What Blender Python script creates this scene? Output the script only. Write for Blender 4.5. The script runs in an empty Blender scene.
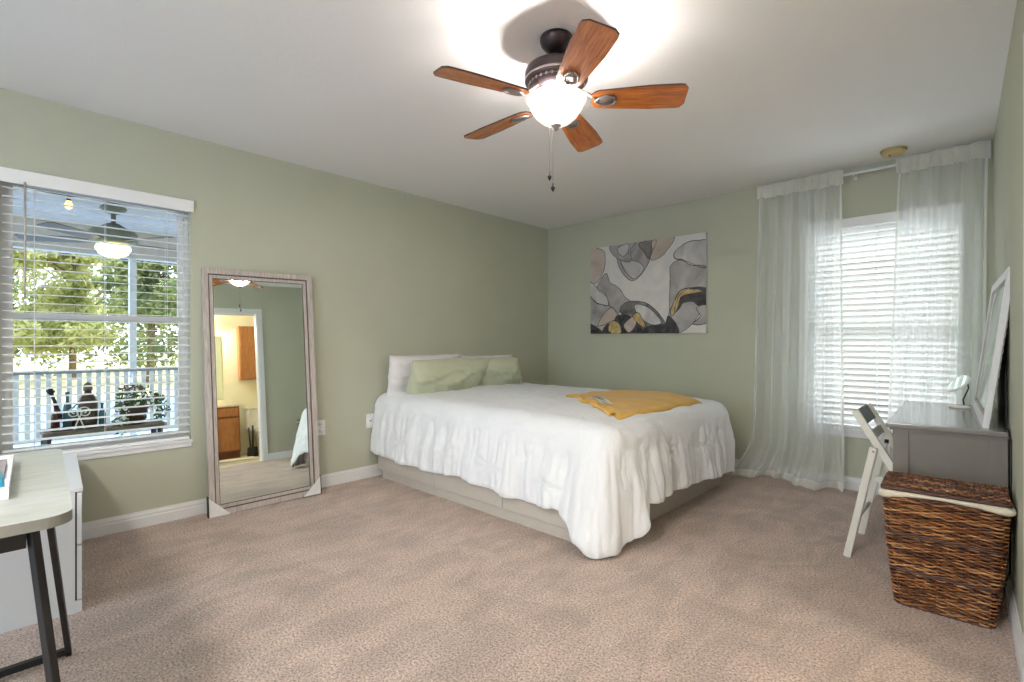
import bpy, bmesh, math, random
from mathutils import Vector, Matrix, noise
from math import sin, cos, pi, radians as R
random.seed(7)
SC = bpy.context.scene
COL = SC.collection

# ------------------------------------------------------------------ camera
H = 2.44
CAM = (3.7079, -4.5196, 1.117)
cd = bpy.data.cameras.new('camera')
cd.sensor_width = 36.0
cd.lens = 36.0 * 498.0 / 1024.0
cd.shift_y = 1.5 / 1024.0
cd.clip_start = 0.02
cd.clip_end = 200
cam = bpy.data.objects.new('camera', cd)
COL.objects.link(cam)
cam.location = CAM
cam.rotation_euler = (R(90), 0, R(43.5))
SC.camera = cam

# ------------------------------------------------------------------ world, sun, exposure
w = bpy.data.worlds.new('world'); SC.world = w; w.use_nodes = True
wn = w.node_tree.nodes; wl = w.node_tree.links
bg = wn['Background']
tc = wn.new('ShaderNodeTexCoord'); sx = wn.new('ShaderNodeSeparateXYZ'); cr = wn.new('ShaderNodeValToRGB')
wl.new(tc.outputs['Generated'], sx.inputs[0]); wl.new(sx.outputs['Z'], cr.inputs[0]); wl.new(cr.outputs[0], bg.inputs[0])
cr.color_ramp.elements[0].position = 0.0; cr.color_ramp.elements[0].color = (0.93, 0.96, 1.0, 1)
cr.color_ramp.elements[1].position = 0.7; cr.color_ramp.elements[1].color = (0.66, 0.80, 1.0, 1)
bg.inputs[1].default_value = 2.1

def light(kind, name, loc, power, color, rot=(0, 0, 0), **kw):
    d = bpy.data.lights.new(name, kind); d.energy = power; d.color = color
    for k, v in kw.items(): setattr(d, k, v)
    o = bpy.data.objects.new(name, d); COL.objects.link(o); o.location = loc; o.rotation_euler = rot
    return o
sun = light('SUN', 'sun', (0, 6, 6), 2.6, (1.0, 0.98, 0.95), angle=R(1.0))
sun.rotation_euler = Vector((0.30, -0.70, -0.85)).to_track_quat('-Z', 'Y').to_euler()

vs = SC.view_settings
vs.view_transform = 'Standard'; vs.look = 'None'; vs.gamma = 1.0; vs.use_curve_mapping = False
vs.exposure = 1.30
SC.cycles.max_bounces = 10; SC.cycles.diffuse_bounces = 5; SC.cycles.glossy_bounces = 5
SC.cycles.transmission_bounces = 8; SC.cycles.transparent_max_bounces = 24
SC.cycles.sample_clamp_indirect = 6.0

# ------------------------------------------------------------------ materials
def srgb(r, g, b):
    f = lambda c: ((c / 255.0) / 12.92) if c / 255.0 <= 0.04045 else (((c / 255.0) + 0.055) / 1.055) ** 2.4
    return (f(r), f(g), f(b), 1.0)
class NT:
    def __init__(s, name):
        s.m = bpy.data.materials.new(name); s.m.use_nodes = True
        s.n = s.m.node_tree.nodes; s.l = s.m.node_tree.links
        s.b = s.n['Principled BSDF']; s.out = s.n['Material Output']
        s.co = None
    def new(s, t, **kw):
        x = s.n.new(t)
        for k, v in kw.items(): setattr(x, k, v)
        return x
    def obj(s, scale=(1, 1, 1)):
        if s.co is None: s.co = s.new('ShaderNodeTexCoord')
        mp = s.new('ShaderNodeMapping'); s.l.new(s.co.outputs['Object'], mp.inputs[0]); mp.inputs['Scale'].default_value = scale
        return mp.outputs[0]
    def noise(s, scale, detail=3, stretch=(1, 1, 1), dist=0.0, rough=0.5):
        x = s.new('ShaderNodeTexNoise'); x.inputs['Scale'].default_value = scale; x.inputs['Detail'].default_value = detail
        x.inputs['Distortion'].default_value = dist; x.inputs['Roughness'].default_value = rough
        s.l.new(s.obj(stretch), x.inputs['Vector']); return x.outputs['Fac']
    def ramp(s, fac, stops):
        x = s.new('ShaderNodeValToRGB'); e = x.color_ramp.elements
        while len(e) < len(stops): e.new(0.5)
        for el, (p, c) in zip(e, stops): el.position = p; el.color = c
        s.l.new(fac, x.inputs[0]); return x.outputs[0]
    def mix(s, fac, a, b, mode='MIX'):
        x = s.new('ShaderNodeMix', data_type='RGBA', blend_type=mode)
        for sock, v in ((x.inputs[0], fac), (x.inputs[6], a), (x.inputs[7], b)):
            if hasattr(v, 'links') or isinstance(v, bpy.types.NodeSocket): s.l.new(v, sock)
            else: sock.default_value = v
        return x.outputs[2]
    def bump(s, h, strength, dist, prev=None):
        x = s.new('ShaderNodeBump'); x.inputs['Strength'].default_value = strength; x.inputs['Distance'].default_value = dist
        s.l.new(h, x.inputs['Height'])
        if prev: s.l.new(prev, x.inputs['Normal'])
        s.l.new(x.outputs[0], s.b.inputs['Normal']); return x.outputs[0]
    def color(s, c):
        if isinstance(c, bpy.types.NodeSocket): s.l.new(c, s.b.inputs['Base Color'])
        else: s.b.inputs['Base Color'].default_value = c
def simple(name, c, rough=0.5, metal=0.0, nscale=None, namt=0.08, bump=None, coat=0.0, stretch=(1, 1, 1)):
    t = NT(name); t.b.inputs['Roughness'].default_value = rough; t.b.inputs['Metallic'].default_value = metal
    t.b.inputs['Coat Weight'].default_value = coat
    sc = nscale or 12
    f = t.noise(sc, 3, stretch)
    lo = tuple(v * (1 - namt) for v in c[:3]) + (1,); hi = tuple(min(1, v * (1 + namt)) for v in c[:3]) + (1,)
    t.color(t.ramp(f, [(0.3, lo), (0.7, hi)]))
    if bump: t.bump(t.noise(bump[0], 3, stretch), bump[1], bump[2])
    return t.m

M = {}
M['wall'] = simple('sage_wall_paint', srgb(187, 189, 170), 0.75, nscale=3, namt=0.02, bump=(120, 0.12, 0.002))
t = NT('white_ceiling_paint'); t.b.inputs['Roughness'].default_value = 0.9
t.color(srgb(240, 239, 238)); b1 = t.bump(t.noise(28, 3, dist=0.4), 0.22, 0.006); t.bump(t.noise(140, 2), 0.25, 0.003, b1); M['ceiling'] = t.m
M['trim'] = simple('white_trim_paint', srgb(228, 228, 230), 0.4, nscale=8, namt=0.015)
t = NT('beige_carpet'); t.b.inputs['Roughness'].default_value = 1.0
t.b.inputs['Sheen Weight'].default_value = 0.2; t.b.inputs['Sheen Roughness'].default_value = 0.6
f1 = t.noise(115, 4, rough=0.72)
c1 = t.ramp(f1, [(0.33, srgb(136, 106, 92)), (0.49, srgb(224, 194, 178)), (0.64, srgb(255, 240, 228))])
f2 = t.noise(2.0, 3, dist=1.8); c2 = t.ramp(f2, [(0.38, (0.87, 0.87, 0.87, 1)), (0.62, (1.0, 1.0, 1.0, 1))])
f3 = t.noise(7.5, 2, stretch=(1, 0.35, 1), dist=1.2); c3 = t.ramp(f3, [(0.40, (0.87, 0.87, 0.87, 1)), (0.58, (1, 1, 1, 1))])
t.color(t.mix(1.0, t.mix(1.0, c1, c2, 'MULTIPLY'), c3, 'MULTIPLY'))
b1 = t.bump(t.noise(150, 3, rough=0.7), 1.0, 0.012); t.bump(f2, 0.4, 0.05, b1); M['carpet'] = t.m
M['blind'] = simple('white_faux_wood_blind', srgb(238, 238, 238), 0.45, nscale=6, namt=0.01)
t = NT('white_translucent_slat'); t.b.inputs['Roughness'].default_value = 0.5; t.color(srgb(244, 243, 240))
tr = t.new('ShaderNodeBsdfTranslucent'); tr.inputs[0].default_value = srgb(250, 249, 247); mx = t.new('ShaderNodeMixShader'); mx.inputs[0].default_value = 0.42
t.l.new(t.b.outputs[0], mx.inputs[1]); t.l.new(tr.outputs[0], mx.inputs[2]); t.l.new(mx.outputs[0], t.out.inputs[0]); M['slat_thin'] = t.m
t = NT('window_glass')
gl = t.new('ShaderNodeBsdfGlossy'); gl.inputs['Roughness'].default_value = 0.02; ts = t.new('ShaderNodeBsdfTransparent'); ts.inputs[0].default_value = (0.93, 0.97, 0.97, 1)
lw = t.new('ShaderNodeLayerWeight'); lw.inputs[0].default_value = 0.15; mx = t.new('ShaderNodeMixShader')
t.l.new(lw.outputs['Fresnel'], mx.inputs[0]); t.l.new(ts.outputs[0], mx.inputs[1]); t.l.new(gl.outputs[0], mx.inputs[2]); t.l.new(mx.outputs[0], t.out.inputs[0]); M['glass'] = t.m
t = NT('mirror_silver'); t.color((0.83, 0.93, 0.90, 1)); t.b.inputs['Metallic'].default_value = 1; t.b.inputs['Roughness'].default_value = 0.01; M['mirror'] = t.m
def sheer_mat(name, opac, c):
    t = NT(name); t.b.inputs['Roughness'].default_value = 0.9; t.color(c); t.b.inputs['Sheen Weight'].default_value = 0.3
    tl = t.new('ShaderNodeBsdfTranslucent'); tl.inputs[0].default_value = c
    m1 = t.new('ShaderNodeMixShader'); m1.inputs[0].default_value = 0.5; t.l.new(t.b.outputs[0], m1.inputs[1]); t.l.new(tl.outputs[0], m1.inputs[2])
    tp = t.new('ShaderNodeBsdfTransparent'); m2 = t.new('ShaderNodeMixShader')
    lw = t.new('ShaderNodeLayerWeight'); lw.inputs[0].default_value = 0.35; mr = t.new('ShaderNodeMapRange')   # a weave looks denser edge-on
    mr.inputs['To Min'].default_value = opac; mr.inputs['To Max'].default_value = min(1.0, opac + 0.42); t.l.new(lw.outputs['Facing'], mr.inputs['Value']); t.l.new(mr.outputs[0], m2.inputs[0])
    t.l.new(tp.outputs[0], m2.inputs[1]); t.l.new(m1.outputs[0], m2.inputs[2]); t.l.new(m2.outputs[0], t.out.inputs[0])
    return t.m
M['sheer'] = sheer_mat('white_sheer_voile', 0.40, srgb(250, 252, 253))
M['sheer_hem'] = sheer_mat('white_sheer_hem', 0.88, srgb(244, 243, 238))
def cloth(name, c, sc=40, st=0.5, namt=0.04):
    t = NT(name); t.b.inputs['Roughness'].default_value = 0.9; t.b.inputs['Sheen Weight'].default_value = 0.25
    f = t.noise(5, 3); lo = tuple(v * (1 - namt) for v in c[:3]) + (1,); t.color(t.ramp(f, [(0.35, lo), (0.65, c)]))
    b = t.bump(t.noise(sc * 0.45, 4, stretch=(1, 1, 0.30), dist=0.9), st, 0.012); t.bump(t.noise(sc * 12, 2), 0.2, 0.001, b); return t.m
M['comforter'] = cloth('white_crinkled_cotton', srgb(234, 235, 239), 60, 0.42, 0.015)
M['white_pillow'] = cloth('white_pillowcase', srgb(232, 228, 230), 40, 0.35)
M['green_pillow'] = cloth('sage_green_pillowcase', srgb(196, 200, 172), 45, 0.45)
M['mustard'] = cloth('mustard_yellow_knit', srgb(232, 180, 70), 120, 0.5, 0.12)
M['patch'] = simple('off_white_patch', srgb(225, 220, 205), 0.9)
M['bed_grey'] = simple('greige_bed_panel', srgb(196, 187, 178), 0.5, nscale=20, namt=0.03)
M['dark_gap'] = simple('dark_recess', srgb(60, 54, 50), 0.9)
M['desk_grey'] = simple('grey_painted_wood', srgb(126, 119, 112), 0.35, nscale=14, namt=0.03)
M['desk_top'] = simple('grey_satin_top', srgb(132, 127, 124), 0.20, nscale=14, namt=0.03, coat=0.3)
M['chair_white'] = simple('cream_white_paint', srgb(222, 219, 210), 0.45, nscale=10, namt=0.03)
M['chair_slat'] = simple('slate_blue_pad', srgb(112, 122, 128), 0.6, nscale=25, namt=0.15)
def wood(name, a, b, stretch, rough=0.35, coat=0.2, sc=6):
    t = NT(name); t.b.inputs['Roughness'].default_value = rough; t.b.inputs['Coat Weight'].default_value = coat
    f = t.noise(sc, 5, stretch, dist=0.6, rough=0.65); t.color(t.ramp(f, [(0.3, a), (0.7, b)])); t.bump(f, 0.08, 0.002); return t.m
M['blade_wood'] = wood('walnut_fan_blade', srgb(140, 70, 30), srgb(214, 128, 64), (1.2, 14, 14), 0.25, 0.6)
M['blade_edge'] = simple('dark_blade_edge', srgb(62, 40, 32), 0.4)
M['bronze'] = simple('dark_bronze', srgb(62, 52, 54), 0.35, 0.6, nscale=30)
M['pewter'] = simple('pewter_metal', srgb(150, 138, 134), 0.3, 0.7, nscale=30)
t = NT('lit_frosted_bowl'); f = t.noise(7, 3, dist=1.6)
em = t.new('ShaderNodeEmission'); t.l.new(t.ramp(f, [(0.35, srgb(238, 206, 176)), (0.65, srgb(255, 240, 226))]), em.inputs[0]); em.inputs[1].default_value = 0.95
gs = t.new('ShaderNodeBsdfGlossy'); gs.inputs['Roughness'].default_value = 0.25; m0 = t.new('ShaderNodeMixShader'); m0.inputs[0].default_value = 0.04
t.l.new(em.outputs[0], m0.inputs[1]); t.l.new(gs.outputs[0], m0.inputs[2])
tp = t.new('ShaderNodeBsdfTransparent'); mx = t.new('ShaderNodeMixShader'); mx.inputs[0].default_value = 0.62
t.l.new(tp.outputs[0], mx.inputs[1]); t.l.new(m0.outputs[0], mx.inputs[2]); t.l.new(mx.outputs[0], t.out.inputs[0]); M['bowl'] = t.m
def emit(name, c, s):
    t = NT(name); t.color(c); t.b.inputs['Emission Color'].default_value = c; t.b.inputs['Emission Strength'].default_value = s; return t.m
M['bulb_frost'] = emit('lit_bulb', srgb(255, 240, 220), 3)
M['bulb_warm'] = emit('lit_amber_bulb', srgb(255, 190, 90), 3)
M['black'] = simple('black_metal', srgb(34, 33, 35), 0.45, 0.2)
M['black_plastic'] = simple('black_plastic', srgb(28, 28, 30), 0.5)
M['laminate'] = wood('pale_grey_laminate', srgb(164, 166, 161), srgb(188, 189, 184), (6, 1, 6), 0.4, 0.1, 4)
M['laminate_edge'] = simple('grey_laminate_edge', srgb(132, 130, 124), 0.5)
M['cabinet_white'] = simple('white_steel', srgb(218, 219, 222), 0.4, nscale=5, namt=0.01)
M['frame_wash'] = wood('whitewashed_wood', srgb(160, 148, 142), srgb(206, 198, 192), (14, 14, 1.2), 0.6, 0.0, 7)
M['frame_dark'] = simple('dark_taupe_bead', srgb(88, 72, 68), 0.5)
M['corner_white'] = simple('white_cardboard', srgb(226, 224, 224), 0.8)
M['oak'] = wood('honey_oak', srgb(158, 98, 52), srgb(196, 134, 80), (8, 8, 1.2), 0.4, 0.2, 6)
M['oak_gap_shade'] = wood('shaded_oak_frame', srgb(120, 70, 36), srgb(150, 92, 50), (8, 8, 1.2), 0.5, 0.0, 6)  # shade put into the oak colour, so gaps between vanity fronts look dark
M['counter'] = simple('cream_counter', srgb(238, 228, 208), 0.3)
M['bath_wall'] = simple('cream_bath_wall', srgb(236, 228, 200), 0.8, nscale=3, namt=0.01)
M['tile'] = simple('beige_tile', srgb(205, 190, 165), 0.4, nscale=4)
M['porcelain'] = simple('white_porcelain', srgb(240, 238, 232), 0.15)
M['mat'] = cloth('cream_bath_mat', srgb(225, 218, 205), 120, 0.6)
M['teal_towel'] = cloth('teal_towel', srgb(110, 150, 150), 60, 0.5)
M['canvas'] = simple('white_canvas', srgb(214, 214, 212), 0.8, nscale=30, namt=0.04)
M['beige_plastic'] = simple('yellowed_plastic', srgb(206, 184, 134), 0.5)
M['plate'] = simple('white_outlet_plastic', srgb(236, 236, 238), 0.35)
M['liner'] = cloth('cream_liner_cloth', srgb(226, 216, 196), 50, 0.4)
t = NT('brown_wicker'); t.b.inputs['Roughness'].default_value = 0.38
f = t.noise(9, 4, stretch=(1, 1, 6)); t.color(t.ramp(f, [(0.28, srgb(72, 42, 26)), (0.5, srgb(144, 90, 52)), (0.72, srgb(214, 160, 106))])); t.bump(t.noise(300, 2), 0.3, 0.001); M['wicker'] = t.m
M['wicker_dark'] = simple('dark_wicker', srgb(84, 54, 42), 0.4, nscale=40, namt=0.4)
# outdoors
M['porch_ceiling'] = simple('pale_blue_porch_ceiling', srgb(214, 206, 200), 0.8)
M['porch_floor'] = simple('pale_blue_porch_floor', srgb(166, 176, 180), 0.6, nscale=6, namt=0.15)
M['white_rail'] = simple('white_vinyl', srgb(236, 240, 246), 0.4)
M['grey_rail'] = simple('grey_rail_cap', srgb(150, 158, 168), 0.5)
M['lawn'] = simple('dry_lawn', srgb(206, 190, 140), 0.95, nscale=2, namt=0.15)
M['mulch'] = simple('brown_mulch', srgb(104, 94, 84), 0.95, nscale=8, namt=0.2)
M['pale_deck'] = simple('pale_concrete', srgb(128, 152, 184), 0.9, nscale=1.5, namt=0.08)
def leaf(name, a, b):
    t = NT(name); t.b.inputs['Roughness'].default_value = 0.6; f = t.noise(1.6, 4); c = t.ramp(f, [(0.35, a), (0.65, b)]); t.color(c)
    tl = t.new('ShaderNodeBsdfTranslucent'); t.l.new(c, tl.inputs[0]); mx = t.new('ShaderNodeMixShader'); mx.inputs[0].default_value = 0.4
    t.l.new(t.b.outputs[0], mx.inputs[1]); t.l.new(tl.outputs[0], mx.inputs[2]); t.l.new(mx.outputs[0], t.out.inputs[0]); return t.m
M['leaf_y'] = leaf('yellow_green_leaves', srgb(150, 156, 84), srgb(222, 218, 160))
M['leaf_g'] = leaf('green_leaves', srgb(84, 104, 62), srgb(166, 170, 108))
M['leaf_d'] = leaf('dark_plant_leaves', srgb(52, 86, 50), srgb(110, 138, 76))
M['bark'] = simple('bark', srgb(120, 100, 80), 0.9, nscale=20, namt=0.3)
M['stucco'] = simple('tan_stucco', srgb(150, 136, 126), 0.9, nscale=10, namt=0.05, bump=(60, 0.4, 0.01))
M['fan_cream'] = simple('antique_grey_fan', srgb(128, 132, 118), 0.5, nscale=20, namt=0.1)
M['fan_blade_pale'] = simple('weathered_fan_blade', srgb(112, 98, 84), 0.5, nscale=20, namt=0.1)
M['bench_wood'] = wood('grey_brown_bench_wood', srgb(84, 72, 64), srgb(130, 116, 104), (10, 1, 10), 0.7, 0.0)
M['brown_glass'] = simple('dark_brown_glaze', srgb(74, 56, 46), 0.3, nscale=20, namt=0.2)
M['green_glass'] = simple('dark_green_bottle', srgb(40, 58, 52), 0.2)
M['teal_glass'] = simple('teal_bottle', srgb(60, 100, 120), 0.2)
M['red_glass'] = simple('dark_red_bottle', srgb(78, 32, 34), 0.25)
M['petal'] = simple('white_petals', srgb(240, 240, 236), 0.7)
M['aqua'] = simple('aqua_plastic', srgb(60, 170, 205), 0.35)
M['paper'] = simple('grey_paper', srgb(150, 142, 140), 0.7)

# ------------------------------------------------------------------ mesh helpers
def obj(name, bm, mats, parent=None, smooth=False, loc=None, recalc=True):
    if recalc: bmesh.ops.recalc_face_normals(bm, faces=bm.faces[:])
    me = bpy.data.meshes.new(name); bm.to_mesh(me); bm.free()
    for m in (mats if isinstance(mats, (list, tuple)) else [mats]): me.materials.append(M[m] if isinstance(m, str) else m)
    if smooth:
        for p in me.polygons: p.use_smooth = True
    o = bpy.data.objects.new(name, me); COL.objects.link(o)
    if parent: o.parent = parent
    if loc: o.location = loc
    return o
def thing(name, label, cat, loc=(0, 0, 0), rz=0, group=None):
    o = bpy.data.objects.new(name, None); COL.objects.link(o); o.location = loc; o.rotation_euler = (0, 0, rz)
    o.empty_display_size = 0.1
    return tag(o, label, cat, group)
def tag(o, label, cat, group=None):
    o['label'] = label; o['category'] = cat
    if group: o['group'] = group
    return o
def struct(o):
    o['kind'] = 'structure'; return o
def bx(bm, a, b, mi=0, bev=0.0, mat=None):
    x0, y0, z0 = (min(a[i], b[i]) for i in range(3)); x1, y1, z1 = (max(a[i], b[i]) for i in range(3))
    vs_ = [bm.verts.new(p) for p in ((x0, y0, z0), (x1, y0, z0), (x1, y1, z0), (x0, y1, z0), (x0, y0, z1), (x1, y0, z1), (x1, y1, z1), (x0, y1, z1))]
    fs = [bm.faces.new([vs_[i] for i in f]) for f in ((0, 3, 2, 1), (4, 5, 6, 7), (0, 1, 5, 4), (1, 2, 6, 5), (2, 3, 7, 6), (3, 0, 4, 7))]
    for f in fs: f.material_index = mi
    if mat is not None: bmesh.ops.transform(bm, matrix=mat, verts=vs_)
    if bev > 0:
        es = list({e for f in fs for e in f.edges})
        r = bmesh.ops.bevel(bm, geom=es, offset=bev, segments=2, affect='EDGES', profile=0.6)
        for f in r['faces']: f.material_index = mi
    return bm
def box(a, b, bev=0.0, mat=None): return bx(bmesh.new(), a, b, 0, bev, mat)
def bar(bm, p, q, w, h, mi=0, up=(0, 0, 1), bev=0.0):
    p = Vector(p); q = Vector(q); d = (q - p); L = d.length; d.normalize(); u = Vector(up)
    s = d.cross(u)
    if s.length < 1e-4: s = d.cross(Vector((1, 0, 0)))
    s.normalize(); u = s.cross(d).normalized()
    m = Matrix(((s.x, d.x, u.x, p.x), (s.y, d.y, u.y, p.y), (s.z, d.z, u.z, p.z), (0, 0, 0, 1)))
    return bx(bm, (-w / 2, 0, -h / 2), (w / 2, L, h / 2), mi, bev, m)
def tube(bm, pts, r, seg=8, mi=0, close=False, cap=True):
    pts = [Vector(p) for p in pts]; n = len(pts); rings = []
    rr = r if callable(r) else (lambda i: r)
    prev = None
    for i, p in enumerate(pts):
        a = pts[(i - 1) % n] if (i > 0 or close) else p; b = pts[(i + 1) % n] if (i < n - 1 or close) else p
        d = (b - a).normalized()
        if prev is None:
            s = d.cross(Vector((0, 0, 1)))
            if s.length < 1e-3: s = d.cross(Vector((1, 0, 0)))
        else: s = prev - d * prev.dot(d)
        s.normalize(); prev = s; t_ = d.cross(s)
        rings.append([bm.verts.new(p + (s * cos(2 * pi * k / seg) + t_ * sin(2 * pi * k / seg)) * rr(i)) for k in range(seg)])
    m = n if close else n - 1
    for i in range(m):
        A = rings[i]; B = rings[(i + 1) % n]
        for k in range(seg):
            f = bm.faces.new((A[k], A[(k + 1) % seg], B[(k + 1) % seg], B[k])); f.material_index = mi; f.smooth = True
    if cap and not close:
        for rg in (rings[0], rings[-1]):
            try: bm.faces.new(rg).material_index = mi
            except ValueError: pass
    return bm
def lathe(bm, prof, c=(0, 0, 0), seg=32, mi=0):
    rings = []
    for r, z in prof:
        if r < 1e-5: rings.append([bm.verts.new((c[0], c[1], c[2] + z))])
        else: rings.append([bm.verts.new((c[0] + r * cos(2 * pi * k / seg), c[1] + r * sin(2 * pi * k / seg), c[2] + z)) for k in range(seg)])
    for A, B in zip(rings, rings[1:]):
        for k in range(seg):
            k2 = (k + 1) % seg
            if len(A) == 1 and len(B) == 1: continue
            if len(A) == 1: f = bm.faces.new((A[0], B[k], B[k2]))
            elif len(B) == 1: f = bm.faces.new((A[k], A[k2], B[0]))
            else: f = bm.faces.new((A[k], A[k2], B[k2], B[k]))
            f.material_index = mi; f.smooth = True
    return bm
def grid(nu, nv, fn, mi=0, wrap=False):
    bm = bmesh.new(); V = [[bm.verts.new(fn(i / (nu - 1 if not wrap else nu), j / (nv - 1))) for j in range(nv)] for i in range(nu)]
    for i in range(nu if wrap else nu - 1):
        for j in range(nv - 1):
            f = bm.faces.new((V[i][j], V[(i + 1) % nu][j], V[(i + 1) % nu][j + 1], V[i][j + 1])); f.smooth = True; f.material_index = mi
    return bm
def prism(bm, pts, d, mi=0):
    """pts: closed 3D outline, d: extrusion vector"""
    d = Vector(d); A = [bm.verts.new(p) for p in pts]; B = [bm.verts.new(Vector(p) + d) for p in pts]
    n = len(pts); fs = [bm.faces.new(A), bm.faces.new(list(reversed(B)))]
    for i in range(n): fs.append(bm.faces.new((A[i], B[i], B[(i + 1) % n], A[(i + 1) % n])))
    for f in fs: f.material_index = mi
    return bm
def nz(x, y=0.0, z=0.0): return noise.noise(Vector((x, y, z)))
def fbm(x, y=0.0, z=0.0, o=3):
    s = 0; a = 1; f = 1
    for _ in range(o): s += a * noise.noise(Vector((x * f, y * f, z * f))); a *= 0.5; f *= 2.03
    return s
def solid(o, th, off=0.0):
    m = o.modifiers.new('thick', 'SOLIDIFY'); m.thickness = th; m.offset = off; return o
def clone(o, parent=None):
    c = o.copy(); COL.objects.link(c)
    if parent: c.parent = parent
    for ch in [x for x in bpy.data.objects if x.parent == o]: clone(ch, c)
    return c

# ------------------------------------------------------------------ room shell
YB = -6.3
def xr(y): return 3.75 - 0.0275 * y          # right wall is very slightly out of square
W1 = (-4.474, -3.616, 0.497, 2.015)            # left window opening y0,y1,z0,z1
W2 = (2.66, 3.60, 0.47, 2.05)                 # back window opening x0,x1,z0,z1
D1 = (-3.07, -2.300, 2.04)                     # doorway y0,y1,top in the right wall
struct(obj('floor', box((-0.13, YB, -0.10), (4.05, 0.13, 0.0)), 'carpet'))
struct(obj('ceiling', box((-0.13, YB - 0.13, H), (4.2, 0.13, H + 0.12)), 'ceiling'))
bm = bmesh.new()
bx(bm, (-0.13, YB, 0), (0, W1[0], H)); bx(bm, (-0.13, W1[1], 0), (0, 0.13, H)); bx(bm, (-0.13, W1[0], 0), (0, W1[1], W1[2])); bx(bm, (-0.13, W1[0], W1[3]), (0, W1[1], H))
struct(obj('wall_left', bm, 'wall'))
bm = bmesh.new()
bx(bm, (0, 0, 0), (W2[0], 0.13, H)); bx(bm, (W2[1], 0, 0), (4.0, 0.13, H)); bx(bm, (W2[0], 0, 0), (W2[1], 0.13, W2[2])); bx(bm, (W2[0], 0, W2[3]), (W2[1], 0.13, H))
struct(obj('wall_back', bm, 'wall'))
def rw(bm, y0, y1, z0, z1, th=0.12, off=0.0):
    prism(bm, [(xr(y0) + off, y0, z0), (xr(y1) + off, y1, z0), (xr(y1) + off + th, y1, z0), (xr(y0) + off + th, y0, z0)], (0, 0, z1 - z0)); return bm
bm = bmesh.new(); rw(bm, D1[1], 0.0, 0, H); rw(bm, YB, D1[0], 0, H); rw(bm, D1[0], D1[1], D1[2], H)
struct(obj('wall_right', bm, 'wall'))
DG = (0.55, 3.35, 0.02, 2.15)                  # unseen sliding glass door, added behind the camera to let in fill daylight
bm = bmesh.new(); bx(bm, (-0.13, YB - 0.13, 0), (DG[0], YB, H)); bx(bm, (DG[1], YB - 0.13, 0), (4.2, YB, H)); bx(bm, (DG[0], YB - 0.13, DG[3]), (DG[1], YB, H)); bx(bm, (DG[0], YB - 0.13, -0.1), (DG[1], YB, DG[2]))
struct(obj('wall_front', bm, 'wall'))
gd = bpy.data.objects.new('added_fill_door', None); COL.objects.link(gd); struct(gd)
for a, b in ((DG[0], (DG[0] + DG[1]) / 2 + 0.03), ((DG[0] + DG[1]) / 2 - 0.03, DG[1])):
    bm = bmesh.new(); y0 = YB - 0.09 + (0.03 if a > 1 else 0)
    for q in ((a, a + 0.06, DG[2], DG[3]), (b - 0.06, b, DG[2], DG[3]), (a + 0.06, b - 0.06, DG[2], DG[2] + 0.07), (a + 0.06, b - 0.06, DG[3] - 0.06, DG[3])): bx(bm, (q[0], y0, q[2]), (q[1], y0 + 0.025, q[3]))
    so = obj('added_door_panel', bm, 'trim', gd)
    obj('pane', box((a + 0.06, y0 + 0.010, DG[2] + 0.07), (b - 0.06, y0 + 0.014, DG[3] - 0.06)), 'glass', so)
# baseboards: profiled (two steps)
def base_prof(h=0.095, d=0.016): return [(0, 0), (d, 0), (d, h * 0.60), (d * 0.72, h * 0.66), (d * 0.72, h * 0.80), (d * 0.35, h * 0.93), (d * 0.30, h), (0, h)]
def baseboard(name, p, q, nrm):
    bm = bmesh.new(); p = Vector(p); q = Vector(q); n = Vector(nrm)
    prism(bm, [p + n * a + Vector((0, 0, z)) for a, z in base_prof()], q - p); return struct(obj(name, bm, 'trim'))
baseboard('baseboard_left', (0.0005, YB, 0), (0.0005, 0, 0), (1, 0, 0))
baseboard('baseboard_back', (0.016, -0.0005, 0), (3.75, -0.0005, 0), (0, -1, 0))
baseboard('baseboard_right', (xr(-2.24) - .0005, -2.24, 0), (3.7495, -0.016, 0), (-1, 0, 0))
baseboard('baseboard_right_rear', (xr(YB) - .0005, YB, 0), (xr(-3.14) - .0005, -3.14, 0), (-1, 0, 0))
# doorway casing and jamb
bm = bmesh.new(); cw = 0.06
for off in (-0.014, 0.12):
    for y0, y1, z0, z1 in ((D1[0] - cw, D1[0], 0, D1[2] + cw), (D1[1], D1[1] + cw, 0, D1[2] + cw), (D1[0], D1[1], D1[2], D1[2] + cw)): rw(bm, y0, y1, z0, z1, 0.014 if off < 0 else 0.018, off)
rw(bm, D1[0], D1[0] + 0.012, 0, D1[2]); rw(bm, D1[1] - 0.012, D1[1], 0, D1[2]); rw(bm, D1[0], D1[1], D1[2] - 0.012, D1[2])
struct(obj('trim_1', bm, 'trim'))

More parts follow.
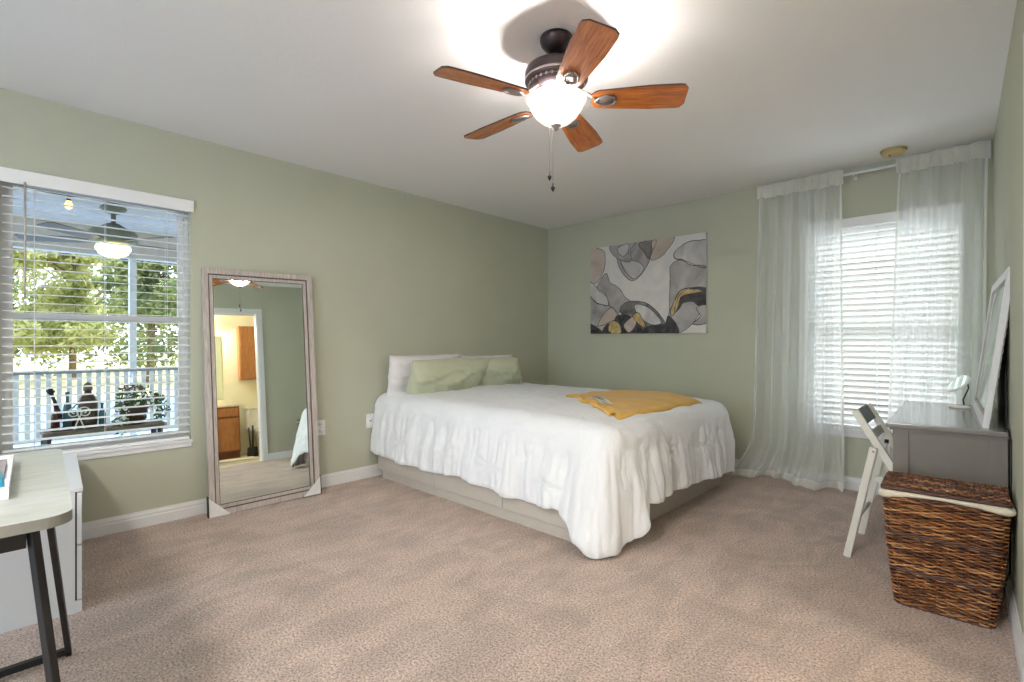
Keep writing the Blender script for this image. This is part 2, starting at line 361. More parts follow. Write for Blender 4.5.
# ------------------------------------------------------------------ windows
def window(name, x_ax, a0, a1, z0, z1, depth0, depth1):
    """x_ax: 0 -> opening runs along y in the plane x; 1 -> runs along x. depth: outward offset"""
    def P(a, d, z): return (-d, a, z) if x_ax == 0 else (a, d, z)
    root = bpy.data.objects.new(name, None); COL.objects.link(root); struct(root)
    bm = bmesh.new(); fw = 0.022
    for q in ((a0, a0 + fw, z0, z1), (a1 - fw, a1, z0, z1), (a0 + fw, a1 - fw, z0, z0 + fw), (a0 + fw, a1 - fw, z1 - fw, z1)):
        bx(bm, P(q[0], depth0, q[2]), P(q[1], depth1, q[3]))
    obj('window_frame', bm, 'trim', root)
    zm = 1.262
    for nm, za, zb, dd in (('upper_sash', zm - 0.017, z1 - fw, depth1 - 0.023), ('lower_sash', z0 + fw, zm + 0.017, depth0 + 0.006)):
        bm = bmesh.new(); s = 0.028; aa, ab = a0 + fw, a1 - fw
        for q in ((aa, aa + s, za, zb), (ab - s, ab, za, zb), (aa + s, ab - s, za, za + s), (aa + s, ab - s, zb - s, zb)):
            bx(bm, P(q[0], dd, q[2]), P(q[1], dd + 0.022, q[3]))
        so = obj(nm, bm, 'trim', root)
        obj('pane', box(P(aa + s, dd + 0.009, za + s), P(ab - s, dd + 0.012, zb - s)), 'glass', so)
    return root
window('window_1', 0, *W1, 0.07, 0.125)
window('window_2', 1, *W2, 0.07, 0.125)
# sills
struct(obj('trim_2', bx(box((-0.07, W1[0], W1[2] - 0.018), (0.022, W1[1] + 0.004, W1[2]), 0.003), (0, W1[0] - 0.0, W1[2] - 0.045), (0.012, W1[1] + 0.0, W1[2] - 0.018)), 'trim'))
struct(obj('trim_3', bx(box((W2[0], -0.022, W2[2] - 0.022), (W2[1], 0.07, W2[2]), 0.003), (W2[0], -0.012, W2[2] - 0.07), (W2[1], 0, W2[2] - 0.022)), 'trim'))
# drywall returns painted white
def blind(x_ax, a0, a1, z0, z1, pitch, width, tilt, label, mat, wand_at=None, val_h=0.062):
    def P(a, d, z): return (-d, a, z) if x_ax == 0 else (a, d, z)
    root = thing('window_blind', label, 'blind', P((a0 + a1) / 2, 0.02, z0))
    inv = Matrix.Translation(-Vector(root.location))
    def ob(n, bm, m, par=root):
        bmesh.ops.transform(bm, matrix=inv if par == root else inv, verts=bm.verts[:]); return obj(n, bm, m, par)
    ob('valance', box(P(a0 - 0.012, -0.022, z1 - val_h), P(a1 + 0.012, -0.010, z1 + 0.012), 0.004), 'blind')
    ob('headrail', box(P(a0 + 0.004, -0.008, z1 - 0.045), P(a1 - 0.004, 0.045, z1 - 0.002)), 'blind')
    bm = bmesh.new(); z = z1 - 0.085; dc = 0.02; hw = width / 2; zs = []
    while z > z0 + 0.03:
        zs.append(z); n = 5
        up = []
        for k in range(n):
            s = -1 + 2 * k / (n - 1); crown = 0.0022 * (1 - s * s)
            up.append((dc + s * hw * cos(tilt) - crown * sin(tilt), z - s * hw * sin(tilt) + crown * cos(tilt)))
        th = 0.0026
        pts = [(d, zz + th / 2) for d, zz in up] + [(d, zz - th / 2) for d, zz in reversed(up)]
        prism(bm, [P(a0 + 0.008, d, zz) for d, zz in pts], Vector(P(a1 - 0.008, 0, 0)) - Vector(P(a0 + 0.008, 0, 0)))
        z -= pitch
    ob('slats', bm, mat)
    ob('bottom_rail', box(P(a0 + 0.008, dc - 0.025, z0 + 0.001), P(a1 - 0.008, dc + 0.025, z0 + 0.018), 0.004), 'blind')
    n = 3
    for k in range(n):
        a = a0 + 0.13 + (a1 - a0 - 0.26) * k / (n - 1)
        bm = bmesh.new()
        for d in (dc - hw * cos(tilt) - 0.001, dc + hw * cos(tilt) + 0.001): tube(bm, [P(a, d, z1 - 0.04), P(a, d, z0 + 0.02)], 0.0011, 5)
        ob('ladder_cord', bm, 'blind')
    if wand_at is not None:
        bm = bmesh.new(); tube(bm, [P(wand_at, -0.03, z1 - 0.05), P(wand_at, -0.032, z1 - 0.66)], 0.0048, 8)
        ob('tilt_wand', bm, 'frame_wash')
    return root
blind(0, W1[0], W1[1], W1[2], W1[3], 0.0462, 0.05, R(-3), 'open white slatted blind over the porch window left of the floor mirror', 'blind', -4.382)
blind(1, W2[0], W2[1], W2[2], W2[3], 0.0445, 0.05, R(38), 'nearly closed white slatted blind behind the sheer curtains', 'slat_thin')

# ------------------------------------------------------------------ sheer curtains + rod
def curtain(label, tx0, tx1, bx0, bx1, nf, seed, ztop=2.415, flare=0.0, ybase=-0.085, zbot=0.01, pool=0.0, pinch=None):
    root = thing('sheer_curtain', label, 'curtain', ((tx0 + tx1) / 2, ybase, 0), group='sheer curtains at the back window')
    lx, ly, _ = root.location
    ph = [random.uniform(0, 6.28) for _ in range(8)]
    def fold(u, t, amp):
        g = 0.6 * sin(2 * pi * nf * u + ph[0] + 0.8 * sin(3 * u + ph[1])) + 0.35 * sin(2 * pi * nf * 0.47 * u + ph[2]) + 0.22 * sin(2 * pi * nf * 1.9 * u + ph[3] + t)
        return g * amp
    def edge(t):
        e = t ** 0.8
        k = max(0.0, (t - 0.82) / 0.18); a = tx0 + (bx0 - tx0) * (0.28 * t + 0.72 * (k * k)) if flare else tx0 + (bx0 - tx0) * e
        b = tx1 + (bx1 - tx1) * e
        return a, b
    zh = ztop - 0.105
    def body(u, t):
        a, b = edge(t)
        uu = u + 0.010 * nz(u * 9 + seed, t * 1.5) * min(1, t * 3)
        x = a + (b - a) * uu
        amp = 0.022 + 0.034 * min(1, t * 1.6)
        y = ybase - 0.012 + fold(u, t, amp) - 0.02 * t
        z = zh + (zbot - zh) * t
        if flare:
            k = max(0.0, (t - 0.86) / 0.14); y -= k * k * (0.15 * (0.55 + 0.5 * sin(u * 9.0 + 1)) )
            z = max(z, 0.008 + 0.006 * (1 + sin(u * 23)))
            z += 0.02 * k * k * (0.5 + 0.5 * sin(u * 14 + 2))
        y = min(y, -0.034)
        return Vector((x - lx, y - ly, z))
    bm = grid(150, 70, body); obj('panel', bm, 'sheer', root, True)
    def hem(u, t):
        p = body(u, 0.975 + 0.025 * t); p.y -= 0.004; p.z += 0.001; return p
    obj('bottom_hem', grid(150, 4, hem), 'sheer_hem', root, True)
    for uu in (0.0, 1.0):
        s = 1 if uu == 0 else -1
        def side(u, t, s=s, uu=uu):
            p = body(uu, t); p.x += s * 0.014 * u; p.y -= 0.003; return p
        obj('side_hem', grid(3, 60, side), 'sheer_hem', root, True)
    # gathered rod pocket header
    def head(u, t):
        a = tx0 - 0.012; b = tx1 + 0.012; x = a + (b - a) * u
        g = abs(sin(pi * nf * 1.7 * u + ph[4] + 1.2 * sin(5 * u + ph[5])))
        bulge = sin(pi * min(1, t * 1.15)) * 0.016
        return Vector((x - lx + 0.012 * (t - 0.3) * sin(40 * u + ph[6]), ybase - 0.014 - bulge - 0.024 * g * (0.4 + t) - ly, ztop + 0.004 * sin(30 * u + ph[3]) - 0.115 * t))
    obj('rod_pocket', grid(140, 8, head), 'sheer_hem', root, True)
    return root
curtain('long sheer white curtain left of the back window, puddling on the carpet', 2.350, 2.930, 2.14, 2.955, 5.5, 1, flare=1)
curtain('sheer white curtain on the right of the back window, hanging behind the grey desk', 3.268, 3.725, 3.19, 3.700, 4.5, 5)
rod = thing('curtain_rod', 'slim white curtain rod just below the ceiling above the back window', 'curtain rod', (3.0, -0.085, 2.375))
bm = bmesh.new(); tube(bm, [(-0.68, 0, 0), (0.735, 0, 0)], 0.010, 12); obj('rod', bm, 'trim', rod, True)
for x in (-0.66, 0.0, 0.715): obj('bracket', bx(box((x - 0.008, 0, -0.012), (x + 0.008, 0.085, 0.006)), (x - 0.012, 0.08, -0.03), (x + 0.012, 0.085, 0.03)), 'trim', rod)

# ------------------------------------------------------------------ bed
BX0, BX1, BY0, BY1 = 0.06, 2.205, -2.30, -0.52
bed = thing('platform_bed', 'low greige storage bed with drawer fronts under the white comforter', 'bed', (1.1, -1.4, 0))
ib = Matrix.Translation((-1.1, 1.4, 0))
def bo(n, bm, m, par=bed, smooth=False):
    bmesh.ops.transform(bm, matrix=ib, verts=bm.verts[:]); return obj(n, bm, m, par, smooth)
bo('plinth', box((BX0 + 0.03, BY0 + 0.034, 0), (BX1 - 0.012, BY1 - 0.02, 0.085)), 'bed_grey')
bo('frame_box', box((BX0, BY0 + 0.0301, 0.085), (BX1 - 0.006, BY1, 0.30), 0.003), 'bed_grey')
xs = [BX0, 0.815, 1.505, BX1]
for a, b in zip(xs, xs[1:]): bo('drawer', box((a + 0.002, BY0 + 0.012, 0.072), (b - (0.020 if b == BX1 else 0.002), BY0 + 0.030, 0.30), 0.002), 'bed_grey')
bo('foot_panel', box((BX1 - 0.004, BY0 + 0.050, 0.072), (BX1 + 0.012, BY1, 0.31), 0.002), 'bed_grey')
bo('mattress', box((BX0 + 0.02, BY0 + 0.10, 0.30), (BX1 - 0.06, BY1 - 0.09, 0.565), 0.06), 'white_pillow')

# comforter: perimeter rings
Z_TOP = 0.672
def per_path():
    x0, x1, y0, y1, r = 0.015, 2.292, -2.282, -0.53, 0.14
    pts = []
    n = 230
    for i in range(n): pts.append(((x0 + (x1 - r - x0) * i / n, y0), (0, -1), 'n'))
    for i in range(50): a = -pi / 2 + (pi / 2) * i / 50; pts.append(((x1 - r + r * cos(a), y0 + r + r * sin(a)), (cos(a), sin(a)), 'c'))
    n = 160
    for i in range(n): pts.append(((x1, y0 + r + (y1 - y0 - 2 * r) * i / n), (1, 0), 'f'))
    for i in range(40): a = (pi / 2) * i / 40; pts.append(((x1 - r + r * cos(a), y1 - r + r * sin(a)), (cos(a), sin(a)), 'd'))
    n = 130
    for i in range(n + 1): pts.append(((x1 - r - (x1 - r - x0) * i / n, y1), (0, 1), 'b'))
    return pts
PP = per_path()
def lerp_tab(tab, x):
    if x <= tab[0][0]: return tab[0][1]
    for (a, va), (b, vb) in zip(tab, tab[1:]):
        if x <= b: f = (x - a) / (b - a); f = f * f * (3 - 2 * f); return va + (vb - va) * f
    return tab[-1][1]
cum = [0.0]
for (p, _, _), (q, _, _) in zip(PP, PP[1:]): cum.append(cum[-1] + math.hypot(q[0] - p[0], q[1] - p[1]))
cs0 = cum[230]; cs1 = cum[280]; fs1 = cum[440]; ds1 = cum[480]; tot = cum[-1]
hem_tab = [(0, 0.215), (0.25, 0.20), (0.45, 0.195), (0.85, 0.185), (1.1, 0.215), (1.43, 0.19), (1.7, 0.175), (1.95, 0.19), (2.04, 0.150), (cs0, 0.065), (cs0 + 0.055, 0.010), (cs0 + 0.13, 0.014), (cs1 - 0.02, 0.055), (cs1 + 0.045, 0.072),
           (cs1 + 0.09, 0.12), (cs1 + 0.17, 0.205), (cs1 + 0.55, 0.215), (cs1 + 0.95, 0.19), (fs1 - 0.05, 0.16), (fs1 + 0.12, 0.09), (ds1, 0.12), (ds1 + 0.3, 0.2), (tot, 0.2)]
tufts = [(0.42, 0.36), (0.95, 0.34), (1.40, 0.33), (1.88, 0.31), (cs1 + 0.5, 0.42), (cs1 + 1.0, 0.42)]
def comforter():
    bm = bmesh.new(); NR_IN, NR_ARC, NR_DN = 26, 8, 46
    rows = []
    r = 0.12; zt = Z_TOP
    for i, ((px, py), (nx, ny), tg) in enumerate(PP):
        s = cum[i]; col = []
        cx = min(max(px, 0.015), 1.55) if tg in 'nb' else 1.55 + (px - 1.55) * 0.0
        if tg == 'n' or tg == 'b': cx = px * 1.55 / 2.155
        cy = -1.39
        ex, ey = px - nx * r, py - ny * r
        for k in range(NR_IN):
            f = k / NR_IN; x = cx + (ex - cx) * f; y = cy + (ey - cy) * f
            z = zt + 0.022 * cos(pi * 0.5 * f) + 0.012 * (1 - x / 2.3)
            z += 0.010 * fbm(x * 3.1, y * 3.1, 3) + 0.006 * fbm(x * 9, y * 4.5, 8)
            z -= 0.02 * max(0, (x - 1.7) / 0.6) ** 2
            col.append((x, y, z))
        # fold profile outward
        def F(t):
            big = 0.5 + 0.5 * sin(s * 12.5 + 1.6 * sin(s * 4.1) + 0.5 + 0.5 * t)
            mid = sin(s * 29 + 2.6 * sin(s * 6.7 + 1) + 1.6 * t)
            fine = nz(s * 19, t * 1.6, 4.2)
            a = 0.045 * big * t ** 0.8 + 0.013 * mid * min(1, t * 2.5) + 0.020 * fine * min(1, t * 4)
            a += 0.013 * nz(s * 46, t * 1.7, 9.1) * min(1, t * 3)
            a += 0.004 * fbm(s * 16 + t * 6, t * 7, 7.7)
            a += 0.075 * math.exp(-((s - (cs1 + 0.06)) / 0.055) ** 2) * t ** 0.7
            a += 0.05 * math.exp(-((s - (cs0 + 0.02)) / 0.09) ** 2) * t
            a += 0.045 * math.exp(-((s - (cs0 + 0.09)) / 0.09) ** 2) * t ** 0.8
            a -= 0.042 * math.exp(-((s - (cs1 - 0.035)) / 0.025) ** 2) * min(1, t * 1.4)
            a += 0.012 * math.exp(-((s - (fs1 + 0.12)) / 0.10) ** 2) * t
            return a
        head_fade = min(1, s / 0.10)
        hz = lerp_tab(hem_tab, s) + 0.004 * sin(s * 23)
        z0 = zt + 0.012 * (1 - px / 2.3) + 0.010 * fbm(ex * 3.1, ey * 3.1, 3) - (0.02 * max(0, (ex - 1.7) / 0.6) ** 2)
        for k in range(NR_ARC):
            a = (pi / 2) * k / NR_ARC
            o = r * sin(a); d = r * (1 - cos(a)) * 0.95
            wob = 0.012 * nz(s * 12, k * 0.2, 2) * (k / NR_ARC)
            col.append((ex + nx * (o + wob), ey + ny * (o + wob), z0 - d + 0.006 * nz(s * 9, k * 0.3)))
        za = z0 - r * 0.95
        for k in range(NR_DN + 1):
            t = k / NR_DN; z = za + (hz - za) * t
            out = r + (0.022 if tg in 'fcd' else 0.030) * t + F(t) * (0.25 + 0.75 * head_fade)
            for ts_, tz in tufts:
                dd = ((s - ts_) / 0.05) ** 2 + ((z - tz) / 0.03) ** 2
                if dd < 9: out -= 0.014 * math.exp(-dd)
                dr = math.hypot(s - ts_, z - tz)
                if dr < 0.16: out += 0.006 * sin(math.atan2(z - tz, s - ts_) * 9) * (1 - dr / 0.16)
            if t > 0.97: out -= 0.006
            kz = min(1, max(0, (0.44 - z) / 0.12)); kz = kz * kz * (3 - 2 * kz); mn = r + 0.028; dlt = out - mn
            out += kz * (0.5 * (math.sqrt(dlt * dlt + 0.0003) - dlt))
            tx, ty = -ny, nx
            sh = 0.012 * nz(s * 11, t * 2.5, 6) * t
            col.append((max(ex + nx * out + tx * sh, 0.006), ey + ny * out + ty * sh, max(z, 0.008)))
        rows.append([bm.verts.new(c) for c in col])
    for A, B in zip(rows, rows[1:]):
        for a, b, c, d in zip(A, A[1:], B[1:], B):
            if (a.co - d.co).length < 1e-6: f = bm.faces.new((a, b, c))
            else: f = bm.faces.new((a, b, c, d))
            f.smooth = True
    bmesh.ops.remove_doubles(bm, verts=bm.verts[:], dist=1e-4)
    for _ in range(8): bmesh.ops.smooth_vert(bm, verts=[v for v in bm.verts if 2.08 < v.co.x < 2.22 and v.co.y < -2.26 and v.co.z > 0.10], factor=0.5, use_axis_x=True, use_axis_y=True, use_axis_z=True)
    o = obj('comforter', bm, 'comforter', None, True)
    solid(o, 0.012, 1.0)
    return tag(o, 'crinkled white comforter draped over the bed, its corner touching the carpet', 'comforter')
from mathutils.bvhtree import BVHTree
cfo = comforter()
BV = BVHTree.FromPolygons([v.co[:] for v in cfo.data.vertices], [p.vertices[:] for p in cfo.data.polygons])
def bed_z(x, y):
    h = BV.ray_cast(Vector((x, y, 2.0)), Vector((0, 0, -1)))[0]
    return h.z if h else 0.6

def pillow(name, label, mat, c, rx, ry, w, h, th, seed, group, flop=0.0, tn=0.0, tf=0.0):
    """w along y, h along slope, lies against head wall. rx tilt about y"""
    def surf(side):
        def fn(u, v):
            a = u * 2 - 1; b = v * 2 - 1
            k = max(0, (1 - abs(a) ** 2.6)) ** 0.55 * max(0, (1 - abs(b) ** 2.6)) ** 0.55
            pin = 1 - 0.07 * (1 - abs(a) ** 2) * abs(b) ** 6; pin2 = 1 - 0.06 * (1 - abs(b) ** 2) * abs(a) ** 6
            x = b * h / 2 * pin; y = a * w / 2 * pin2; hb = (1 - b) / 2
            y += w * hb * ((tn * max(0, a)) - (tf * max(0, -a)))
            wr = 0.020 * fbm(a * 2.2 + seed, b * 2.2, seed, 3) + 0.013 * nz(a * 8 + seed + 4 * b, b * 3.5, 2) + 0.012 * max(0, abs(a) - 0.5) * sin(b * 13 + a * 4 + seed)
            ed = max(abs(a), abs(b)); wr *= (1 - ed ** 8)
            z = side * th / 2 * k + wr + 0.012 * fbm(a * 3, b * 3, seed + 9) * ed ** 4
            z += flop * (-(abs(a) ** 3)) * max(0, b) 
            return Vector((x, y, z))
        return fn
    bm = grid(46, 34, surf(1)); b2 = grid(46, 34, surf(-1))
    me = bpy.data.meshes.new('tmp'); b2.to_mesh(me); b2.free(); bm.from_mesh(me); bpy.data.meshes.remove(me)
    bmesh.ops.remove_doubles(bm, verts=bm.verts[:], dist=0.0006)
    m = Matrix.Rotation(rx, 4, 'Y')
    bmesh.ops.transform(bm, matrix=Matrix.Rotation(ry, 4, 'Z') @ m, verts=bm.verts[:])
    o = obj(name, bm, mat, None, True, c); return tag(o, label, 'pillow', group)
# local +x is up the slope toward the wall after rotation
G1, G2 = 'white pillows against the wall', 'sage green pillows on the bed'
pillow('white_pillow', 'white pillow leaning on the wall at the near side of the bed', 'white_pillow', (0.140, -1.875, 0.840), R(70), pi + 0.02, 0.74, 0.37, 0.16, 3, G1, 0.03, 0.05)
pillow('white_pillow', 'white pillow mostly hidden behind the far sage green pillow', 'white_pillow', (0.130, -1.15, 0.830), R(73), pi, 0.70, 0.35, 0.15, 11, G1)
pillow('sage_pillow', 'sage green pillow nearer the mirror, propped on the white one', 'green_pillow', (0.315, -1.740, 0.800), R(56), pi + 0.06, 0.82, 0.42, 0.23, 5, G2, 0.0, 0.11, 0.0)
pillow('sage_pillow', 'sage green pillow nearer the back corner of the room', 'green_pillow', (0.300, -1.055, 0.800), R(54), pi - 0.10, 0.80, 0.42, 0.21, 8, G2, 0.0, 0.0, -0.40)

# folded throw
def throw():
    A, B, C, D = Vector((1.38, -1.44, 0)), Vector((2.17, -2.02, 0)), Vector((2.20, -0.86, 0)), Vector((1.62, -0.60, 0))
    def top(u, v):
        p = (A * (1 - u) + B * u) * (1 - v) + (D * (1 - u) + C * u) * v
        e = max(abs(u * 2 - 1), abs(v * 2 - 1)); 
        p += Vector((0.018 * fbm(u * 6, v * 7, 2), 0.022 * fbm(u * 6 + 5, v * 7, 6), 0)) * e ** 3
        return p
    def zc(p, u, v): return bed_z(p.x, p.y) + 0.036 + 0.010 * fbm(p.x * 6, p.y * 6, 9, 2) + 0.012 * max(0, 1 - abs(v - 0.55) * 6) * (1 - u)
    def fn(u, v):
        a = u * 1.0; p = top(u, v); e = max(abs(u * 2 - 1), abs(v * 2 - 1))
        z = zc(p, u, v) + 0.004 * nz(u * 30, v * 30)
        return Vector((p.x, p.y, z - 0.030 * max(0, (e - 0.9) / 0.1) ** 2 * (1.0)))
    def lo(u, v):
        p = top(u, v); return Vector((p.x, p.y, zc(p, u, v) - 0.030))
    r = thing('throw_blanket', 'folded mustard yellow throw lying across the foot of the bed', 'blanket', (1.95, -1.3, Z_TOP))
    bm = grid(50, 50, fn); b2 = grid(50, 50, lo); me = bpy.data.meshes.new('t'); b2.to_mesh(me); b2.free(); bm.from_mesh(me)
    bmesh.ops.remove_doubles(bm, verts=bm.verts[:], dist=0.001)
    mv = Matrix.Translation(-Vector(r.location)); bmesh.ops.transform(bm, matrix=mv, verts=bm.verts[:]); obj('folded_cloth', bm, 'mustard', r, True)
    def fold2(u, v):   # rolled fold along the near edge
        p = top(0.02 + 0.9 * v, 0.0); a = 2 * pi * u; z = zc(p, 0.02 + 0.9 * v, 0)
        d = (B - A).normalized(); nn = Vector((d.y, -d.x, 0)); rr = 0.012 + 0.004 * sin(v * 21)
        return Vector((p.x, p.y, z - 0.012)) + nn * cos(a) * rr * 1.2 + Vector((0, 0, sin(a) * rr))
    bm = grid(12, 60, fold2, wrap=True); bmesh.ops.transform(bm, matrix=mv, verts=bm.verts[:]); obj('rolled_edge', bm, 'mustard', r, True)
    def pt(u, v):
        uu = 0.36 + 0.34 * u; vv = 0.035 + 0.10 * v + 0.012 * sin(pi * u); q = fn(uu, vv); q.z += 0.004; return q
    bm = grid(14, 6, pt); bmesh.ops.transform(bm, matrix=mv, verts=bm.verts[:]); pa = obj('patch', bm, 'patch', r, True); pa['label'] = 'oval off-white sewn patch with grey marks'
    bm = bmesh.new()
    for k in range(7):
        u = 0.15 + k * 0.11; q = [pt(u, 0.25), pt(u + 0.05, 0.5), pt(u, 0.75)]
        for z in q: z.z += 0.002
        tube(bm, q, 0.003, 5)
    bmesh.ops.transform(bm, matrix=mv, verts=bm.verts[:]); obj('patch_lettering', bm, 'paper', pa)
throw()

# ------------------------------------------------------------------ artwork
def art():
    TL, TR, BR, BL = Vector((0.618, 0, 2.128)), Vector((1.873, 0, 2.118)), Vector((1.880, 0, 1.203)), Vector((0.622, 0, 1.211))
    r = thing('canvas_painting', 'abstract grey, white and gold marbled canvas hanging over the bed', 'painting', (1.247, -0.0, 1.665))
    def Q(u, v, d): p = (TL * (1 - u) + TR * u) * (1 - v) + (BL * (1 - u) + BR * u) * v; return Vector((p.x - 1.247, -0.032 - d, p.z - 1.665))
    bm = bmesh.new(); prism(bm, [Q(0, 0, 0), Q(1, 0, 0), Q(1, 1, 0), Q(0, 1, 0)], (0, 0.031, 0)); obj('canvas', bm, 'canvas', r)
    def ink(name, a, b, sc=3.5):
        t = NT(name); t.b.inputs['Roughness'].default_value = 0.6; t.color(t.ramp(t.noise(sc, 4, dist=1.5), [(0.3, a), (0.7, b)])); return t.m
    mats = [ink('ink_light_grey', srgb(176, 172, 172), srgb(212, 210, 208)), ink('ink_mid_grey', srgb(138, 132, 132), srgb(188, 184, 182)), ink('ink_dark_grey', srgb(76, 72, 74), srgb(150, 144, 142), 5),
            ink('ink_black', srgb(24, 24, 28), srgb(84, 80, 82), 9), ink('ink_gold', srgb(150, 122, 66), srgb(214, 194, 140), 12), ink('ink_blush', srgb(176, 160, 148), srgb(206, 192, 182)), ink('ink_pale', srgb(226, 222, 214), srgb(206, 204, 202))]
    def X(x, y): u = (x - 108) / 557; top = 188 - 80 * u; bot = 608 - 5 * u; return min(1, max(0, u)), min(1, max(0, (y - top) / (bot - top)))
    def smooth(pts, it=3):
        for _ in range(it):
            q = []
            n = len(pts)
            for i in range(n):
                p0, p1, p2, p3 = pts[i - 1], pts[i], pts[(i + 1) % n], pts[(i + 2) % n]
                q += [p1, tuple((-p0[k] + 9 * p1[k] + 9 * p2[k] - p3[k]) / 16 + (2.5 * nz(p1[0] * 0.1 + k * 7, p2[1] * 0.1, _)) for k in (0, 1))]
            pts = q
        return pts
    shapes = [  # (material, outline, smooth)
        (5, [(100, 180), (150, 185), (185, 200), (192, 250), (180, 300), (150, 350), (100, 345)]),
        (6, [(195, 190), (240, 250), (290, 340), (400, 300), (480, 240), (520, 250), (505, 350), (510, 460), (480, 520), (400, 455), (300, 430), (230, 350)]),
        (1, [(260, 160), (330, 150), (400, 140), (420, 210), (405, 270), (345, 342), (300, 325), (262, 270), (250, 200)]),
        (0, [(275, 250), (300, 300), (345, 335), (390, 285), (360, 250), (300, 240)]),
        (2, [(365, 160), (430, 140), (450, 150), (430, 200), (415, 235), (390, 200)]),
        (5, [(435, 140), (530, 125), (505, 185), (470, 225), (425, 242), (430, 190)]),
        (1, [(222, 170), (345, 150), (325, 190), (325, 245), (290, 248), (245, 225), (222, 200)]),
        (0, [(262, 180), (310, 160), (315, 190), (290, 222), (262, 205)]),
        (0, [(535, 200), (590, 155), (640, 148), (670, 155), (670, 275), (620, 268), (565, 240), (535, 235)]),
        (1, [(515, 270), (560, 243), (610, 270), (670, 280), (670, 390), (600, 380), (550, 400), (520, 470), (508, 500), (512, 340)]),
        (1, [(146, 382), (195, 308), (215, 350), (262, 380), (300, 430), (320, 445), (275, 470), (262, 505), (220, 480), (195, 420)]),
        (0, [(100, 350), (150, 385), (190, 410), (210, 465), (160, 460), (110, 430)]),
        (1, [(100, 425), (150, 460), (215, 470), (262, 515), (215, 550), (150, 570), (100, 560)]),
        (5, [(175, 520), (225, 478), (255, 520), (225, 570), (165, 600), (150, 570)]),
        (2, [(270, 480), (318, 445), (400, 455), (450, 495), (488, 560), (430, 565), (380, 600), (330, 530), (280, 510)]),
        (0, [(345, 465), (400, 470), (455, 520), (470, 555), (420, 560), (365, 520)]),
        (3, [(250, 520), (300, 515), (350, 540), (385, 600), (340, 612), (270, 612), (240, 570)]),
        (3, [(170, 605), (200, 560), (225, 565), (215, 612)]),
        (5, [(290, 560), (340, 520), (350, 560), (320, 600), (300, 590)]),
        (4, [(225, 545), (262, 555), (275, 600), (235, 608), (205, 585)]),
        (4, [(335, 515), (365, 505), (395, 560), (385, 575), (350, 545)]),
        (3, [(100, 560), (150, 580), (180, 612), (100, 612)]),
        (3, [(400, 575), (480, 560), (520, 575), (540, 612), (390, 612)]),
        (1, [(520, 470), (560, 440), (640, 465), (620, 540), (560, 600), (520, 580), (505, 520)]),
        (3, [(550, 420), (600, 382), (670, 385), (670, 470), (640, 475), (610, 450), (570, 455), (555, 480), (530, 500)]),
        (4, [(560, 392), (620, 388), (655, 400), (600, 410), (560, 425), (545, 480), (520, 520), (512, 500), (530, 450)]),
        (3, [(500, 520), (530, 545), (550, 600), (500, 612), (490, 580)]),
        (6, [(600, 570), (670, 550), (670, 612), (590, 612)]),
        (1, [(625, 480), (670, 470), (670, 550), (610, 560), (640, 520)]),
    ]
    bm = bmesh.new(); ln = bmesh.new()
    for i, (mi, pts) in enumerate(shapes):
        pp = smooth(pts); d = 0.0006 + i * 0.00012
        seen = []
        for p in pp:
            q = X(*p)
            if not seen or abs(q[0] - seen[-1][0]) + abs(q[1] - seen[-1][1]) > 1e-4: seen.append(q)
        vs_ = [bm.verts.new(Q(u, v, d)) for u, v in seen]
        f = bm.faces.new(vs_); f.material_index = mi
        f.normal_update()
        for a, b in (() if mi == 6 else zip(seen, seen[1:] + seen[:1])):
            if (a[0] in (0, 1) and a[0] == b[0]) or (a[1] in (0, 1) and a[1] == b[1]): continue
            wd = 0.0022 + 0.0035 * abs(nz(a[0] * 7 + i, a[1] * 7))
            A_ = Q(*a, d + 0.0002); B_ = Q(*b, d + 0.0002); dv = (B_ - A_); 
            if dv.length < 1e-5: continue
            dv.normalize(); s = Vector((dv.z, 0, -dv.x)) * wd
            try:
                fl = bm.faces.new([bm.verts.new(A_ - s), bm.verts.new(B_ - s), bm.verts.new(B_ + s), bm.verts.new(A_ + s)]); fl.material_index = 7
            except ValueError: pass
    bmesh.ops.triangulate(bm, faces=bm.faces[:])
    obj('ink_shapes', bm, mats + [ink('ink_line', srgb(50, 48, 50), srgb(92, 88, 90), 8)], r, recalc=False); ln.free()
art()

